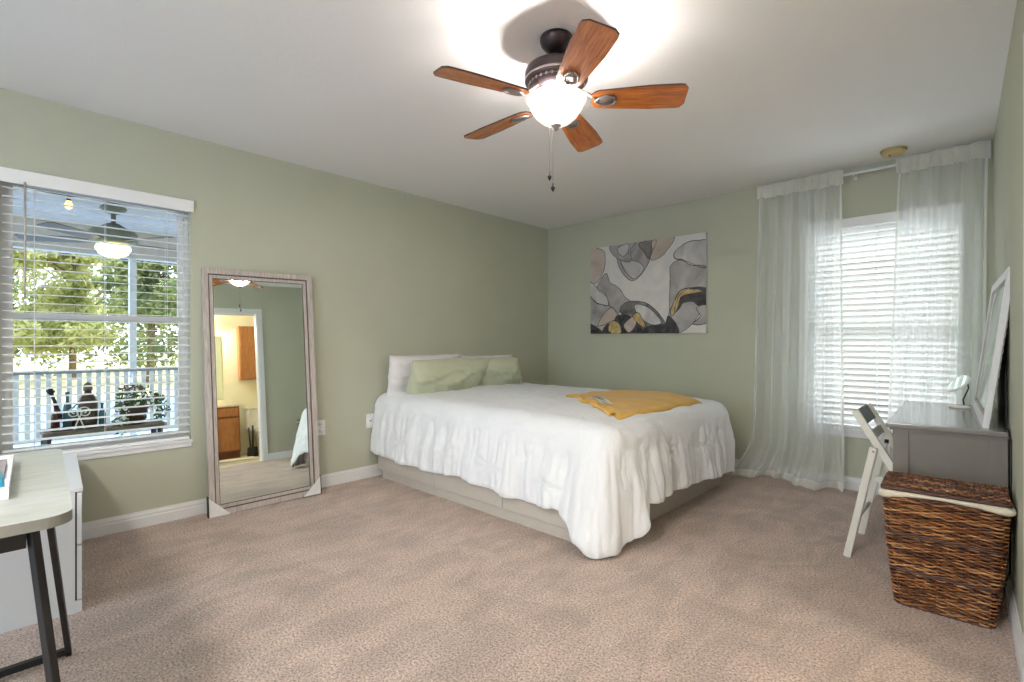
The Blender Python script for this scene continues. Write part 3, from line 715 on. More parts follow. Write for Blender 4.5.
# ------------------------------------------------------------------ leaning floor mirror
def floor_mirror():
    LEAN = math.atan2(0.110, 1.60); rot = R(2.9); Wd, Hh = 0.712, 1.612
    r = thing('floor_mirror', 'tall whitewashed framed mirror leaning on the wall beside the porch window', 'mirror', (0.128, -3.188, 0.0), -rot)
    r.rotation_mode = 'QUATERNION'; r.rotation_quaternion = (Matrix.Rotation(-rot, 4, 'Z') @ Matrix.Rotation(-LEAN, 4, 'Y') @ Matrix.Rotation(R(0.8), 4, 'X')).to_quaternion()
    # local: y along width, z up the frame, +x faces the room
    def ring(y0, y1, z0, z1, w_, x0, x1, bm):
        for a, b in (((x0, y0, z0), (x1, y0 + w_, z1)), ((x0, y1 - w_, z0), (x1, y1, z1)), ((x0, y0 + w_, z0), (x1, y1 - w_, z0 + w_)), ((x0, y0 + w_, z1 - w_), (x1, y1 - w_, z1))): bx(bm, a, b)
        return bm
    hw = Wd / 2
    obj('outer_frame', ring(-hw, hw, 0.004, Hh, 0.034, -0.010, 0.020, bmesh.new()), 'frame_wash', r)
    obj('dark_bead', ring(-hw + 0.034, hw - 0.034, 0.038, Hh - 0.034, 0.008, -0.009, 0.012, bmesh.new()), 'frame_dark', r)
    obj('inner_frame', ring(-hw + 0.042, hw - 0.042, 0.046, Hh - 0.042, 0.020, -0.009, 0.010, bmesh.new()), 'frame_wash', r)
    obj('inner_bead', ring(-hw + 0.062, hw - 0.062, 0.066, Hh - 0.062, 0.004, -0.009, 0.007, bmesh.new()), 'frame_dark', r)
    obj('mirror_glass', box((-0.004, -hw + 0.06, 0.06), (0.002, hw - 0.06, Hh - 0.06)), 'mirror', r)
    obj('backing', box((-0.011, -hw + 0.03, 0.03), (-0.005, hw - 0.03, Hh - 0.03)), 'frame_dark', r)
    for s in (-1, 1):
        bm = bmesh.new(); y = s * (hw + 0.003)
        prism(bm, [(0.0235, y, 0.001), (0.0235, y - s * 0.125, 0.001), (0.0235, y, 0.125)], (-0.002, 0, 0))
        bx(bm, (-0.010, y - s * 0.0015, 0.001), (0.0235, y + s * 0.001, 0.125)); c = obj('corner_guard', bm, 'corner_white', r); c['label'] = 'white cardboard corner protector'
        bm = bmesh.new(); yy = s * (hw + 0.006)
        bx(bm, (-0.010, yy - s * 0.003, 0.0), (0.026, yy + s * 0.002, 0.135)); bx(bm, (0.0, yy, -0.001), (0.027, yy - s * 0.13, 0.002)); obj('guard_edge', bm, 'black_plastic', c)
floor_mirror()

# ------------------------------------------------------------------ outlets
def plate(y, z, label, duplex):
    r = thing('wall_outlet', label, 'outlet', (0.0, y, z))
    obj('cover_plate', box((0, -0.036, -0.058), (0.006, 0.036, 0.058), 0.002), 'plate', r)
    if duplex:
        for s in (-1, 1):
            bm = bmesh.new(); lathe(bm, [(0, 0.0), (0.016, 0.0), (0.0165, -0.003), (0.0165, -0.006)], seg=20)
            bmesh.ops.transform(bm, matrix=Matrix.Translation((0.0085, 0, s * 0.023)) @ Matrix.Rotation(R(90), 4, 'Y'), verts=bm.verts[:])
            so = obj('socket', bm, 'plate', r)
            bm = bmesh.new(); bx(bm, (0.0084, -0.007, s * 0.023 - 0.004), (0.0088, -0.005, s * 0.023 + 0.006)); bx(bm, (0.0084, 0.005, s * 0.023 - 0.004), (0.0088, 0.007, s * 0.023 + 0.006)); obj('slot', bm, 'black_plastic', so)
    else:
        bm = bmesh.new(); tube(bm, [(0.005, 0, 0), (0.013, 0, 0)], 0.0065, 12); obj('cable_jack', bm, 'pewter', r)
    for z_ in (-0.045, 0.045):
        bm = bmesh.new(); tube(bm, [(0.004, 0, z_ if not duplex else 0), (0.0066, 0, z_ if not duplex else 0)], 0.003, 8)
        obj('screw', bm, 'pewter', r)
        if duplex: break
plate(-2.755, 0.462, 'white duplex wall outlet just right of the floor mirror', True)
plate(-2.328, 0.467, 'white wall plate with a single cable jack beside the bed head', False)

# ------------------------------------------------------------------ smoke detector
r = thing('smoke_detector', 'yellowed round smoke detector on the ceiling above the back window', 'smoke detector', (3.255, -0.235, H))
bm = bmesh.new(); lathe(bm, [(0, -0.0005), (0.075, -0.0005), (0.075, -0.008)], seg=40); obj('mounting_ring', bm, 'beige_plastic', r)
bm = bmesh.new(); lathe(bm, [(0.066, -0.008), (0.069, -0.022), (0.062, -0.034), (0.03, -0.038), (0, -0.038)], seg=40)
for k in range(18):
    a = 2 * pi * k / 18; bar(bm, (0.062 * cos(a), 0.062 * sin(a), -0.012), (0.0705 * cos(a), 0.0705 * sin(a), -0.012), 0.006, 0.006)
obj('cover', bm, 'beige_plastic', r)
bm = bmesh.new(); lathe(bm, [(0.009, -0.037), (0.008, -0.042), (0, -0.042)], (-0.02, -0.015, 0), seg=14); obj('test_button', bm, 'frame_dark', r)

# ------------------------------------------------------------------ ceiling fan
def ceiling_fan():
    cx, cy = 2.358, -2.818
    r = thing('ceiling_fan', 'five blade wooden ceiling fan with a lit glass bowl and pull chains', 'ceiling fan', (cx, cy, H))
    def L(name, prof, m, par=r, seg=40): bm = bmesh.new(); lathe(bm, prof, seg=seg); return obj(name, bm, m, par, True)
    L('canopy', [(0, -0.001), (0.070, -0.001), (0.071, -0.014), (0.066, -0.030), (0.050, -0.050), (0.034, -0.060), (0.024, -0.066), (0, -0.066)], 'bronze')
    L('downrod', [(0, -0.06), (0.0125, -0.06), (0.0125, -0.112), (0.022, -0.116), (0.026, -0.13), (0, -0.13)], 'bronze')
    mo = L('motor_housing', [(0, -0.124), (0.050, -0.125), (0.110, -0.130), (0.130, -0.140), (0.136, -0.152), (0.136, -0.190), (0.130, -0.198), (0.118, -0.202), (0.118, -0.214), (0.075, -0.238), (0, -0.238)], 'bronze')
    L('trim_band', [(0.1365, -0.184), (0.1385, -0.188), (0.1365, -0.193), (0.134, -0.189)], 'pewter', mo)
    bm = bmesh.new()
    for k in range(30):
        a = 2 * pi * k / 30; p = Vector((cos(a), sin(a), 0)); bar(bm, p * 0.1185 + Vector((0, 0, -0.203)), p * 0.1185 + Vector((0, 0, -0.213)), 0.004, 0.008)
    lathe(bm, [(0.1175, -0.206), (0.1195, -0.208), (0.1175, -0.210)], seg=30)
    obj('vent_ring', bm, 'pewter', mo)
    L('switch_housing', [(0, -0.234), (0.060, -0.234), (0.066, -0.240), (0.066, -0.252), (0.056, -0.266), (0, -0.266)], 'pewter')
    # blades
    def blade(idx, ang):
        pr = []
        N = 24; r0, r1 = 0.150, 0.546
        def hw(t): return 0.050 + 0.020 * min(1, t * 1.6) 
        top = []; bot = []
        for i in range(N + 1):
            t = i / N; x = r0 + (r1 - r0) * t; wdt = hw(t)
            if t < 0.10: wdt *= math.sqrt(max(0.04, 1 - ((0.10 - t) / 0.10) ** 2)) * 0.55 + 0.45
            if t > 0.92: wdt *= math.sqrt(max(0.0, 1 - ((t - 0.92) / 0.08) ** 2)) * 0.35 + 0.65
            top.append((x, wdt)); bot.append((x, -wdt))
        ol = top + bot[::-1]
        bm = bmesh.new(); prism(bm, [(x, y, -0.0035) for x, y in ol], (0, 0, 0.007))
        for f in bm.faces:
            f.normal_update()
            f.material_index = 0 if abs(f.normal.z) > 0.5 else 1
        m = Matrix.Rotation(ang, 4, 'Z') @ Matrix.Translation((0, 0, -0.274)) @ Matrix.Rotation(R(1.0), 4, 'Y') @ Matrix.Rotation(R(-13), 4, 'X')
        b = obj('blade', bm, ['blade_wood', 'blade_edge'], r); b.matrix_local = m
        # bracket
        bm = bmesh.new()
        pts = []
        for i in range(9):
            t = i / 8; pts.append((0.098 + 0.085 * t, -0.018 * sin(t * 3.1), 0.058 * (1 - t) ** 1.5 - 0.010))
        tube(bm, pts, 0.007, 8)
        for s in (-1, 1):
            tube(bm, [(0.165, 0, -0.010), (0.185, s * 0.020, -0.009), (0.215, s * 0.030, -0.0085), (0.245, s * 0.022, -0.0085), (0.255, 0, -0.0085)], 0.0055, 8)
        prism(bm, [(0.175, -0.012, -0.010), (0.21, -0.026, -0.010), (0.25, -0.018, -0.010), (0.262, 0, -0.010), (0.25, 0.018, -0.010), (0.21, 0.026, -0.010), (0.175, 0.012, -0.010)], (0, 0, 0.005))
        obj('blade_bracket', bm, 'pewter', b, True)
    for k in range(5): blade(k, R(36.5 + 72 * k))
    bowl = L('glass_bowl', [(0.126, -0.268), (0.129, -0.272), (0.121, -0.282), (0.110, -0.308), (0.090, -0.338), (0.062, -0.362), (0.030, -0.378), (0.014, -0.382)], 'bowl')
    solid(bowl, 0.004)
    L('finial', [(0, -0.374), (0.022, -0.375), (0.024, -0.381), (0.012, -0.388), (0.011, -0.395), (0.006, -0.402), (0, -0.404)], 'pewter')
    for i in range(3):
        a = R(20 + 120 * i); bm = bmesh.new(); lathe(bm, [(0, 0.025), (0.010, 0.02), (0.012, 0.0), (0.022, -0.02), (0.024, -0.035), (0.015, -0.052), (0, -0.056)], seg=16)
        q = Vector((0.052 * cos(a), 0.052 * sin(a), -0.290)); bmesh.ops.transform(bm, matrix=Matrix.Translation(q) @ Matrix.Rotation(R(20), 4, Vector((-sin(a), cos(a), 0))), verts=bm.verts[:]); obj('bulb', bm, 'bulb_frost', r, True)
    for i, (dx, dy, zb) in enumerate(((-0.024, -0.016, -0.588), (-0.015, -0.004, -0.636))):
        bm = bmesh.new(); z = -0.40; tube(bm, [(dx, dy, -0.27), (dx, dy, zb)], 0.0006, 5)
        while z > zb: lathe(bm, [(0, 0.0016), (0.0014, 0.0008), (0.0014, -0.0008), (0, -0.0016)], (dx, dy, z), 6); z -= 0.0045
        c = obj('pull_chain', bm, 'pewter', r)
        bm = bmesh.new(); lathe(bm, [(0, 0.022), (0.003, 0.021), (0.0035, 0.006), (0.009, 0.0), (0.009, -0.004), (0.003, -0.016), (0, -0.02)], (dx, dy, zb - 0.012), 12); obj('pull_fob', bm, 'black', c, True)
    for i in range(3):
        a = R(20 + 120 * i)
        l = light('POINT', 'fan_bulb_light', (cx + 0.05 * cos(a), cy + 0.05 * sin(a), H - 0.322), 12.0, (1.0, 0.95, 0.91), shadow_soft_size=0.034)
ceiling_fan()

# ------------------------------------------------------------------ grey desk (right)
def vanity_desk():
    r = thing('vanity_desk', 'grey painted dressing desk with panelled ends under the back window', 'desk', (3.562, -0.91, 0), R(1.575))
    x0, x1, y0, y1 = -0.195, 0.205, -0.565, 0.565
    ob = lambda n, bm, m, par=r: obj(n, bm, m, par)
    ob('top', box((x0 - 0.025, y0 - 0.025, 0.705), (x1 + 0.002, y1 + 0.02, 0.73), 0.006), 'desk_top')
    ob('top_moulding', box((x0 - 0.012, y0 - 0.012, 0.694), (x1, y1 + 0.01, 0.706)), 'desk_grey')
    for y, s in ((y0, 1), (y1, -1)):
        for x, sx in ((x0, 1), (x1, -1)): ob('leg', box((x, y, 0), (x + sx * 0.062, y + s * 0.062, 0.694), 0.002), 'desk_grey')
        ob('end_panel', bx(box((x0 + 0.055, y + s * 0.010, 0.30), (x1 - 0.055, y + s * 0.025, 0.694)), (x0 + 0.06, y + s * 0.004, 0.655), (x1 - 0.06, y + s * 0.012, 0.694)), 'desk_grey')
    ob('back_panel', box((x1 - 0.03, y0 + 0.06, 0.35), (x1 - 0.015, y1 - 0.06, 0.694)), 'desk_grey')
    for a, b in ((y0 + 0.065, -0.175), (-0.17, 0.17), (0.175, y1 - 0.065)):
        d = ob('drawer', box((x0 + 0.004, a, 0.57), (x1 - 0.05, b, 0.688), 0.003), 'desk_grey')
        bm = bmesh.new(); tube(bm, [(x0 + 0.004, (a + b) / 2, 0.63), (x0 - 0.018, (a + b) / 2, 0.63)], lambda i: 0.005 + 0.007 * i, 12); ob('knob', bm, 'black', d)
    return r
vanity_desk()

# leaning mirror on the desk
def desk_mirror():
    # plane through lower edge A-B and upper edge
    A = Vector((3.700, -1.420, 0.7312)); B = Vector((3.655, -0.40, 0.7312)); Tn = Vector((3.784, -1.405, 1.452))
    ey = (B - A).normalized(); L_ = (B - A).length; up = (Tn - A); up -= ey * up.dot(ey); Hh = up.length; ez = up.normalized(); ex = ey.cross(ez)
    r = thing('desk_mirror', 'wide white framed mirror propped on the grey desk against the right wall', 'mirror')
    r.matrix_world = Matrix(((ex.x, ey.x, ez.x, A.x), (ex.y, ey.y, ez.y, A.y), (ex.z, ey.z, ez.z, A.z), (0, 0, 0, 1)))
    # ex points toward +x (the wall); room side is -x
    if ex.x < 0: print('EX NEG')
    def ring(w0, w1, x0, x1):
        bm = bmesh.new()
        bx(bm, (x0, w0, w0), (x1, w1, Hh - w0)); bx(bm, (x0, L_ - w1, w0), (x1, L_ - w0, Hh - w0)); bx(bm, (x0, w1, w0), (x1, L_ - w1, w1)); bx(bm, (x0, w1, Hh - w1), (x1, L_ - w1, Hh - w0)); return bm
    obj('outer_frame', ring(0.0, 0.045, 0.0, 0.022), 'trim', r)
    obj('inner_lip', ring(0.045, 0.058, 0.003, 0.018), 'frame_wash', r)
    obj('back_board', box((0.0185, 0.02, 0.02), (0.024, L_ - 0.02, Hh - 0.02)), 'trim', r)
    obj('mirror_glass', box((0.008, 0.055, 0.055), (0.011, L_ - 0.055, Hh - 0.055)), 'mirror', r)
    bm = bmesh.new()
    tube(bm, [(0.0245, 0.012, 0.04 + k * 0.007) for k in range(97)], lambda i: 0.0015 + 0.003 * abs(sin(i * 0.6)), 6)
    obj('beaded_edge', bm, 'frame_wash', r)
    return r
desk_mirror()
# cord
bm = bmesh.new(); tube(bm, [(3.800, -1.20, 1.20), (3.778, -1.30, 0.98), (3.779, -1.34, 0.80), (3.776, -1.36, 0.742), (3.774, -1.42, 0.737), (3.782, -1.50, 0.736), (3.7885, -1.535, 0.70), (3.7885, -1.54, 0.45), (3.7875, -1.46, 0.12), (3.786, -1.32, 0.006), (3.778, -1.0, 0.006)], 0.004, 6)
tag(obj('power_cord', bm, 'black_plastic', None, True), 'black cord running down the right wall behind the desk mirror', 'cord')
# gooseneck makeup mirror
def makeup_mirror():
    r = thing('makeup_mirror', 'small round white gooseneck mirror standing on the grey desk', 'mirror', (3.600, -0.56, 0.73))
    bm = bmesh.new(); lathe(bm, [(0, 0.001), (0.048, 0.001), (0.05, 0.006), (0.046, 0.014), (0.02, 0.018), (0, 0.018)], seg=28); obj('base', bm, 'porcelain', r, True)
    bm = bmesh.new(); tube(bm, [(0.020, 0, 0.015), (0.016, 0, 0.05), (0.028, 0, 0.085), (0.040, 0, 0.12), (0.034, 0, 0.155), (0.012, 0, 0.165)], 0.004, 8); obj('gooseneck', bm, 'black_plastic', r, True)
    bm = bmesh.new(); lathe(bm, [(0, 0), (0.060, 0), (0.064, 0.003), (0.064, 0.010), (0.056, 0.014), (0, 0.016)], seg=32)
    m = Matrix.Translation((-0.006, -0.012, 0.150)) @ (Vector((0.65, 0.42, -0.65)).to_track_quat('Z', 'Y').to_matrix().to_4x4())
    bmesh.ops.transform(bm, matrix=m, verts=bm.verts[:]); hd = obj('round_head', bm, 'porcelain', r, True)
    bm = bmesh.new(); lathe(bm, [(0, -0.0012), (0.056, -0.0012), (0.056, 0.0)], seg=32)
    for f in bm.faces: f.smooth = False
    bmesh.ops.transform(bm, matrix=m, verts=bm.verts[:]); obj('mirror_glass', bm, 'mirror', hd)
makeup_mirror()

# ------------------------------------------------------------------ white folding chair
def folding_chair():
    r = thing('folding_chair', 'white wooden folding chair standing at the grey desk beside the wicker hamper', 'chair', (3.42, -1.215, 0))
    def P(x, y, z): return (x - 3.42, y + 1.215, z)
    for y in (-1.405, -1.025):
        s = 1 if y < -1.2 else -1
        bm = bmesh.new(); bar(bm, P(3.217, y, 0.762), P(3.655, y, 0.0), 0.020, 0.036, bev=0.005, up=(1, 0, 0.57)); obj('front_leg', bm, 'chair_white', r)
        bm = bmesh.new(); yy = y - s * 0.022 if s > 0 else y + 0.022
        bar(bm, P(3.300, yy + s * 0.0, 0.585), P(3.186, yy, 0.0), 0.020, 0.034, bev=0.005, up=(1, 0, 0)); b = obj('rear_leg', bm, 'chair_white', r)
        bm = bmesh.new(); tube(bm, [P(3.300, yy - s * 0.013, 0.565), P(3.300, y + s * 0.013, 0.565)], 0.005, 10); obj('pivot_bolt', bm, 'pewter', b)
    bm = bmesh.new(); bar(bm, P(3.232, -1.395, 0.722), P(3.232, -1.035, 0.722), 0.016, 0.085, up=(-0.5, 0, 0.87), bev=0.006); o = obj('backrest', bm, 'chair_slat', r); o['label'] = 'slate blue top slat'
    bm = bmesh.new(); bar(bm, P(3.282, -1.395, 0.632), P(3.282, -1.035, 0.632), 0.014, 0.045, up=(-0.5, 0, 0.87), bev=0.005); obj('back_slat', bm, 'chair_white', r)
    bm = bmesh.new(); bx(bm, P(3.335, -1.385, 0.425), P(3.335 + 0.025, -1.045, 0.445), 0, 0.004)
    for k in range(6): bx(bm, P(3.37 + k * 0.048, -1.385, 0.432), P(3.37 + k * 0.048 + 0.040, -1.045, 0.447), 0, 0.003)
    obj('seat', bm, 'chair_white', r)
    for y in (-1.385, -1.045):
        bm = bmesh.new(); bx(bm, P(3.30, y - 0.009, 0.405), P(3.66, y + 0.009, 0.432), 0, 0.003); obj('seat_rail', bm, 'chair_white', r)
    bm = bmesh.new(); tube(bm, [P(3.222, -1.42, 0.19), P(3.222, -1.01, 0.19)], 0.009, 10); obj('stretcher', bm, 'chair_white', r, True)
    bm = bmesh.new(); tube(bm, [P(3.545, -1.40, 0.19), P(3.545, -1.03, 0.19)], 0.009, 10); obj('stretcher', bm, 'chair_white', r, True)
    bm = bmesh.new(); tube(bm, [P(3.30, -1.04, 0.562), P(3.318, -1.04, 0.562)], 0.011, 10); obj('knob', bm, 'black', r, True)
folding_chair()

# ------------------------------------------------------------------ wicker hamper
def hamper():
    r = thing('wicker_hamper', 'brown woven wicker laundry hamper with cream liner and lid at the desk end', 'hamper', (3.579, -1.70, 0), R(1.575))
    X0, Y0 = 3.59, -1.70
    def half(z):
        t = z / 0.475; return 0.152 + (0.040) * t + 0.006 * sin(pi * t), 0.134 + 0.014 * t
    def peri(u, z, off=0.0):
        hx, hy = half(z); hx += off; hy += off; rc = 0.035
        Lx, Ly = 2 * (hx - rc), 2 * (hy - rc); A_ = pi * rc / 2; T = 2 * Lx + 2 * Ly + 4 * A_; s = (u % 1) * T
        segs = [(Lx, 'l', (-hx + rc, -hy), (1, 0)), (A_, 'a', (hx - rc, -hy + rc), -pi / 2), (Ly, 'l', (hx, -hy + rc), (0, 1)), (A_, 'a', (hx - rc, hy - rc), 0),
                (Lx, 'l', (hx - rc, hy), (-1, 0)), (A_, 'a', (-hx + rc, hy - rc), pi / 2), (Ly, 'l', (-hx, hy - rc), (0, -1)), (A_, 'a', (-hx + rc, -hy + rc), pi)]
        for ln, k, p, d in segs:
            if s <= ln:
                if k == 'l': return Vector((p[0] + d[0] * s, p[1] + d[1] * s, z)), Vector((d[1], -d[0], 0))
                a = d + s / rc; return Vector((p[0] + rc * cos(a), p[1] + rc * sin(a), z)), Vector((cos(a), sin(a), 0))
            s -= ln
        return Vector((-hx + rc, -hy, z)), Vector((0, -1, 0))
    NR = 36     # ribs
    bm = bmesh.new(); rows = 62; NS = NR * 5
    for k in range(rows):
        z = 0.010 + k * 0.455 / rows; band = k in (19, 20, 40, 41)
        pts = []
        for i in range(NS):
            u = i / NS; w_ = 0.0062 * cos(pi * NR * u + (pi if (k // 1) % 2 else 0)) if not band else 0.0035
            p, n = peri(u + 0.0, z + 0.0012 * sin(i * 0.9 + k * 1.7), w_); p.z += 0.0008 * sin(i * 0.37 + k); pts.append(p)
        tube(bm, pts, 0.0040 if not band else 0.0050, 5, mi=1 if (band or (k % 7 == 3)) else 0, close=True)
    obj('woven_body', bm, ['wicker', 'wicker_dark'], r)
    bm = bmesh.new()
    for i in range(NR):
        u = (i + 0.5) / NR; tube(bm, [peri(u, z, -0.004)[0] for z in (0.004, 0.16, 0.32, 0.47)], 0.0035, 6)
    obj('rib_stakes', bm, 'wicker_dark', r)
    for z in (0.006, 0.465):
        bm = bmesh.new()
        for s in (0, 1): tube(bm, [peri(i / 160, z, 0.003 * cos(i * 0.9 + s * pi))[0] + Vector((0, 0, 0.004 * sin(i * 0.9 + s * pi))) for i in range(160)], 0.005, 6, close=True)
        obj('braided_rim', bm, 'wicker_dark', r)
    def lin(u, v):
        p, n = peri(u, 0.47, 0.008 + 0.010 * sin(pi * v) + 0.004 * nz(u * 20, v))
        dip = 0.002 + 0.020 * max(0, (abs(p.x) - 0.11) / 0.08) + 0.003 * sin(u * 40); p.z = 0.486 - v * (0.012 + dip); return p
    o = obj('cloth_liner', grid(180, 8, lin, wrap=True), 'liner', r, True); solid(o, 0.003); o['label'] = 'cream cloth liner folded over the rim'
    bm = bmesh.new(); hx, hy = half(0.47); hx += 0.007; hy += 0.002; n = 19; zl = lambda y: 0.492 + 0.018 * (1 - ((y) / hy) ** 2) 
    for k in range(n):
        y = -hy + 0.006 + (2 * hy - 0.012) * k / (n - 1); pts = []
        for i in range(90): x = -hx + 2 * hx * i / 89; pts.append((x, y + 0.001 * sin(i + k), zl(y) + 0.006 * cos(pi * 22 * i / 89 + pi * (k % 2)) + 0.006 * nz(x * 14, y * 14, 3)))
        tube(bm, pts, 0.0068, 5, mi=1 if (k * 7) % 5 in (0, 2, 3) else 0)
    for s in (0, 1):
        cor = [(-hx, -hy), (hx, -hy), (hx, hy), (-hx, hy)]; pts = []
        for (ax, ay), (bx_, by_) in zip(cor, cor[1:] + cor[:1]):
            for i in range(40): f = i / 40; pts.append((ax + (bx_ - ax) * f, ay + (by_ - ay) * f, 0.494 + 0.004 * sin(i * 0.8 + s * pi)))
        tube(bm, pts, 0.0055, 6, close=True, mi=1)
    for i in range(23): x = -hx + 2 * hx * i / 22; tube(bm, [(x, -hy + 2 * hy * j / 10, zl(-hy + 2 * hy * j / 10)) for j in range(11)], 0.003, 5, mi=1)
    obj('woven_lid', bm, ['wicker', 'wicker_dark'], r)
hamper()

# ------------------------------------------------------------------ left: work desk, file cabinet, tray
def work_desk():
    r = thing('work_desk', 'pale grey laminate desk on black metal legs in the near left corner', 'desk', (1.75, -4.90, 0))
    x0, x1, y0, y1 = 1.30, 2.232, -5.50, -4.358; z1 = 0.738; rc = 0.075
    rc = 0.055; sl = -0.050; x1 = 2.240; yc = lambda x: -4.338 + sl * (x - 1.31)
    pts = [(x0, y0), (x1, y0)]
    for i in range(9): a = (pi / 2) * i / 8; pts.append((x1 - rc + rc * cos(a), yc(x1) - rc + rc * sin(a)))
    for i in range(5): a = pi / 2 + (pi / 2) * i / 4; pts.append((x0 + 0.03 + 0.03 * cos(a), yc(x0) - 0.03 + 0.03 * sin(a)))
    bm = bmesh.new(); prism(bm, [(x - 1.75, y + 4.9, z1 - 0.024) for x, y in pts], (0, 0, 0.024))
    for f in bm.faces: f.normal_update(); f.material_index = 0 if abs(f.normal.z) > 0.5 else 1
    obj('desktop', bm, ['laminate', 'laminate_edge'], r)
    def Q(x, y, z): return (x - 1.75, y + 4.9, z)
    zt = z1 - 0.026
    bm = bmesh.new(); bar(bm, Q(1.79, -4.408, zt), Q(1.330, -4.318, 0.0), 0.016, 0.022, bev=0.003); obj('rear_leg', bm, 'black', r)
    bm = bmesh.new(); bar(bm, Q(2.100, -4.450, zt), Q(2.225, -4.384, 0.0), 0.017, 0.022, bev=0.003); obj('front_leg', bm, 'black', r)
    bm = bmesh.new(); bar(bm, Q(1.79, -5.40, zt), Q(1.330, -5.45, 0.0), 0.024, 0.024, bev=0.003); obj('rear_leg', bm, 'black', r)
    bm = bmesh.new(); bar(bm, Q(2.115, -5.40, zt), Q(2.24, -5.45, 0.0), 0.024, 0.024, bev=0.003); obj('front_leg', bm, 'black', r)
    bm = bmesh.new(); bar(bm, Q(1.345, -4.320, 0.022), Q(1.345, -5.45, 0.022), 0.022, 0.022); obj('floor_rail', bm, 'black', r)
    bm = bmesh.new(); bar(bm, Q(2.102, -4.458, zt - 0.034), Q(2.113, -5.40, zt - 0.034), 0.022, 0.066)
    obj('apron_rail', bm, 'black', r)
    bm = bmesh.new(); bar(bm, Q(1.79, -4.43, zt - 0.012), Q(2.113, -4.455, zt - 0.012), 0.022, 0.02); obj('side_rail', bm, 'black', r)
work_desk()
def file_cabinet():
    r = thing('file_cabinet', 'low white two drawer cabinet standing under the porch window behind the grey desk', 'cabinet', (0.985, -4.248, 0), R(-4.0))
    def Q(x, y, z): return (x - 0.985, y + 4.248, z)
    x0, x1, y0, y1 = 0.13, 0.985, -4.78, -4.248
    obj('body', box(Q(x0, y0, 0.0), Q(x1, y1 - 0.022, 0.498)), 'cabinet_white', r)
    obj('top', box(Q(x0 - 0.003, y0, 0.498), Q(x1 + 0.003, y1 + 0.003, 0.514), 0.002), 'cabinet_white', r)
    obj('plinth', box(Q(x0, y1 - 0.0225, 0.0), Q(x1, y1 - 0.0, 0.048)), 'cabinet_white', r)
    for a, b in ((0.052, 0.275), (0.281, 0.494)):
        d = obj('drawer', box(Q(x0 + 0.002, y1 - 0.016, a), Q(x1 - 0.001, y1, b), 0.002), 'cabinet_white', r)
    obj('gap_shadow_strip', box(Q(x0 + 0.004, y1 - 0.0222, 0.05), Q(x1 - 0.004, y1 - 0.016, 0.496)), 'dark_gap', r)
file_cabinet()
def tray():
    r = thing('desk_tray', 'white open tray at the left edge on the pale grey desk', 'tray', (1.75, -4.595, 0.738), R(-2.5))
    bm = bmesh.new(); x0, x1, y0, y1 = -0.245, 0.245, -0.17, 0.122
    bx(bm, (x0 + 0.008, y0 + 0.008, 0.001), (x1 - 0.008, y1 - 0.008, 0.005))
    for a, b in (((x0, y1 - 0.008, 0.001), (x1, y1, 0.03)), ((x0, y0, 0.001), (x1, y0 + 0.008, 0.03)), ((x0, y0 + 0.008, 0.001), (x0 + 0.008, y1 - 0.008, 0.03)), ((x1 - 0.008, y0 + 0.008, 0.001), (x1, y1 - 0.008, 0.03))): bx(bm, a, b)
    obj('tray_body', bm, 'plate', r)
    bm = bmesh.new(); tube(bm, [(0.06, 0.094, 0.023), (0.20, 0.094, 0.023)], 0.017, 14); o = obj('marker_case', bm, 'aqua', None, True); o.location = r.location; o.rotation_euler.z = R(-2.5); tag(o, 'aqua blue rounded case lying in the white tray', 'case')
    bm = bmesh.new(); tube(bm, [(0.0, 0.055, 0.017), (0.22, 0.050, 0.017)], 0.010, 12); o = obj('black_pen_case', bm, 'black_plastic', None, True); o.location = r.location; o.rotation_euler.z = R(-2.5); tag(o, 'black case lying beside the aqua one in the tray', 'case')
    o = obj('notepad', bx(bmesh.new(), (-0.22, -0.04, 0.007), (0.0, 0.108, 0.022), 0, 0.001), 'paper'); o.location = r.location; o.rotation_euler.z = R(-2.5); tag(o, 'grey notepad at the far end of the white tray', 'notepad')
tray()

# ------------------------------------------------------------------ bathroom seen in the mirror
bxr = xr(-2.7) + 0.12
bm = bmesh.new(); struct(obj('floor_bathroom', box((4.05, -4.5, -0.10), (5.85, -1.2, 0.0)), 'tile'))
struct(obj('ceiling_bathroom', box((4.2, -4.5, H), (5.85, -1.2, H + 0.1)), 'ceiling'))
struct(obj('wall_bathroom_far', box((5.72, -4.5, 0), (5.85, -1.2, H)), 'bath_wall'))
struct(obj('wall_bathroom_side', box((3.93, -1.32, 0), (5.72, -1.2, H)), 'bath_wall'))
struct(obj('wall_bathroom_rear', box((4.0, -4.62, 0), (5.85, -4.5, H)), 'bath_wall'))
bm = bmesh.new(); rw(bm, D1[1] + cw, -1.32, 0, H, 0.012, 0.121); rw(bm, -4.5, D1[0] - cw, 0, H, 0.012, 0.121); rw(bm, D1[0] - cw, D1[1] + cw, D1[2] + cw, H, 0.012, 0.121); struct(obj('wall_bathroom_near', bm, 'bath_wall'))
struct(obj('trim_4', rw(bmesh.new(), D1[0], D1[1], 0.0, 0.008, 0.16, 0.0), 'counter'))
XW = 5.715
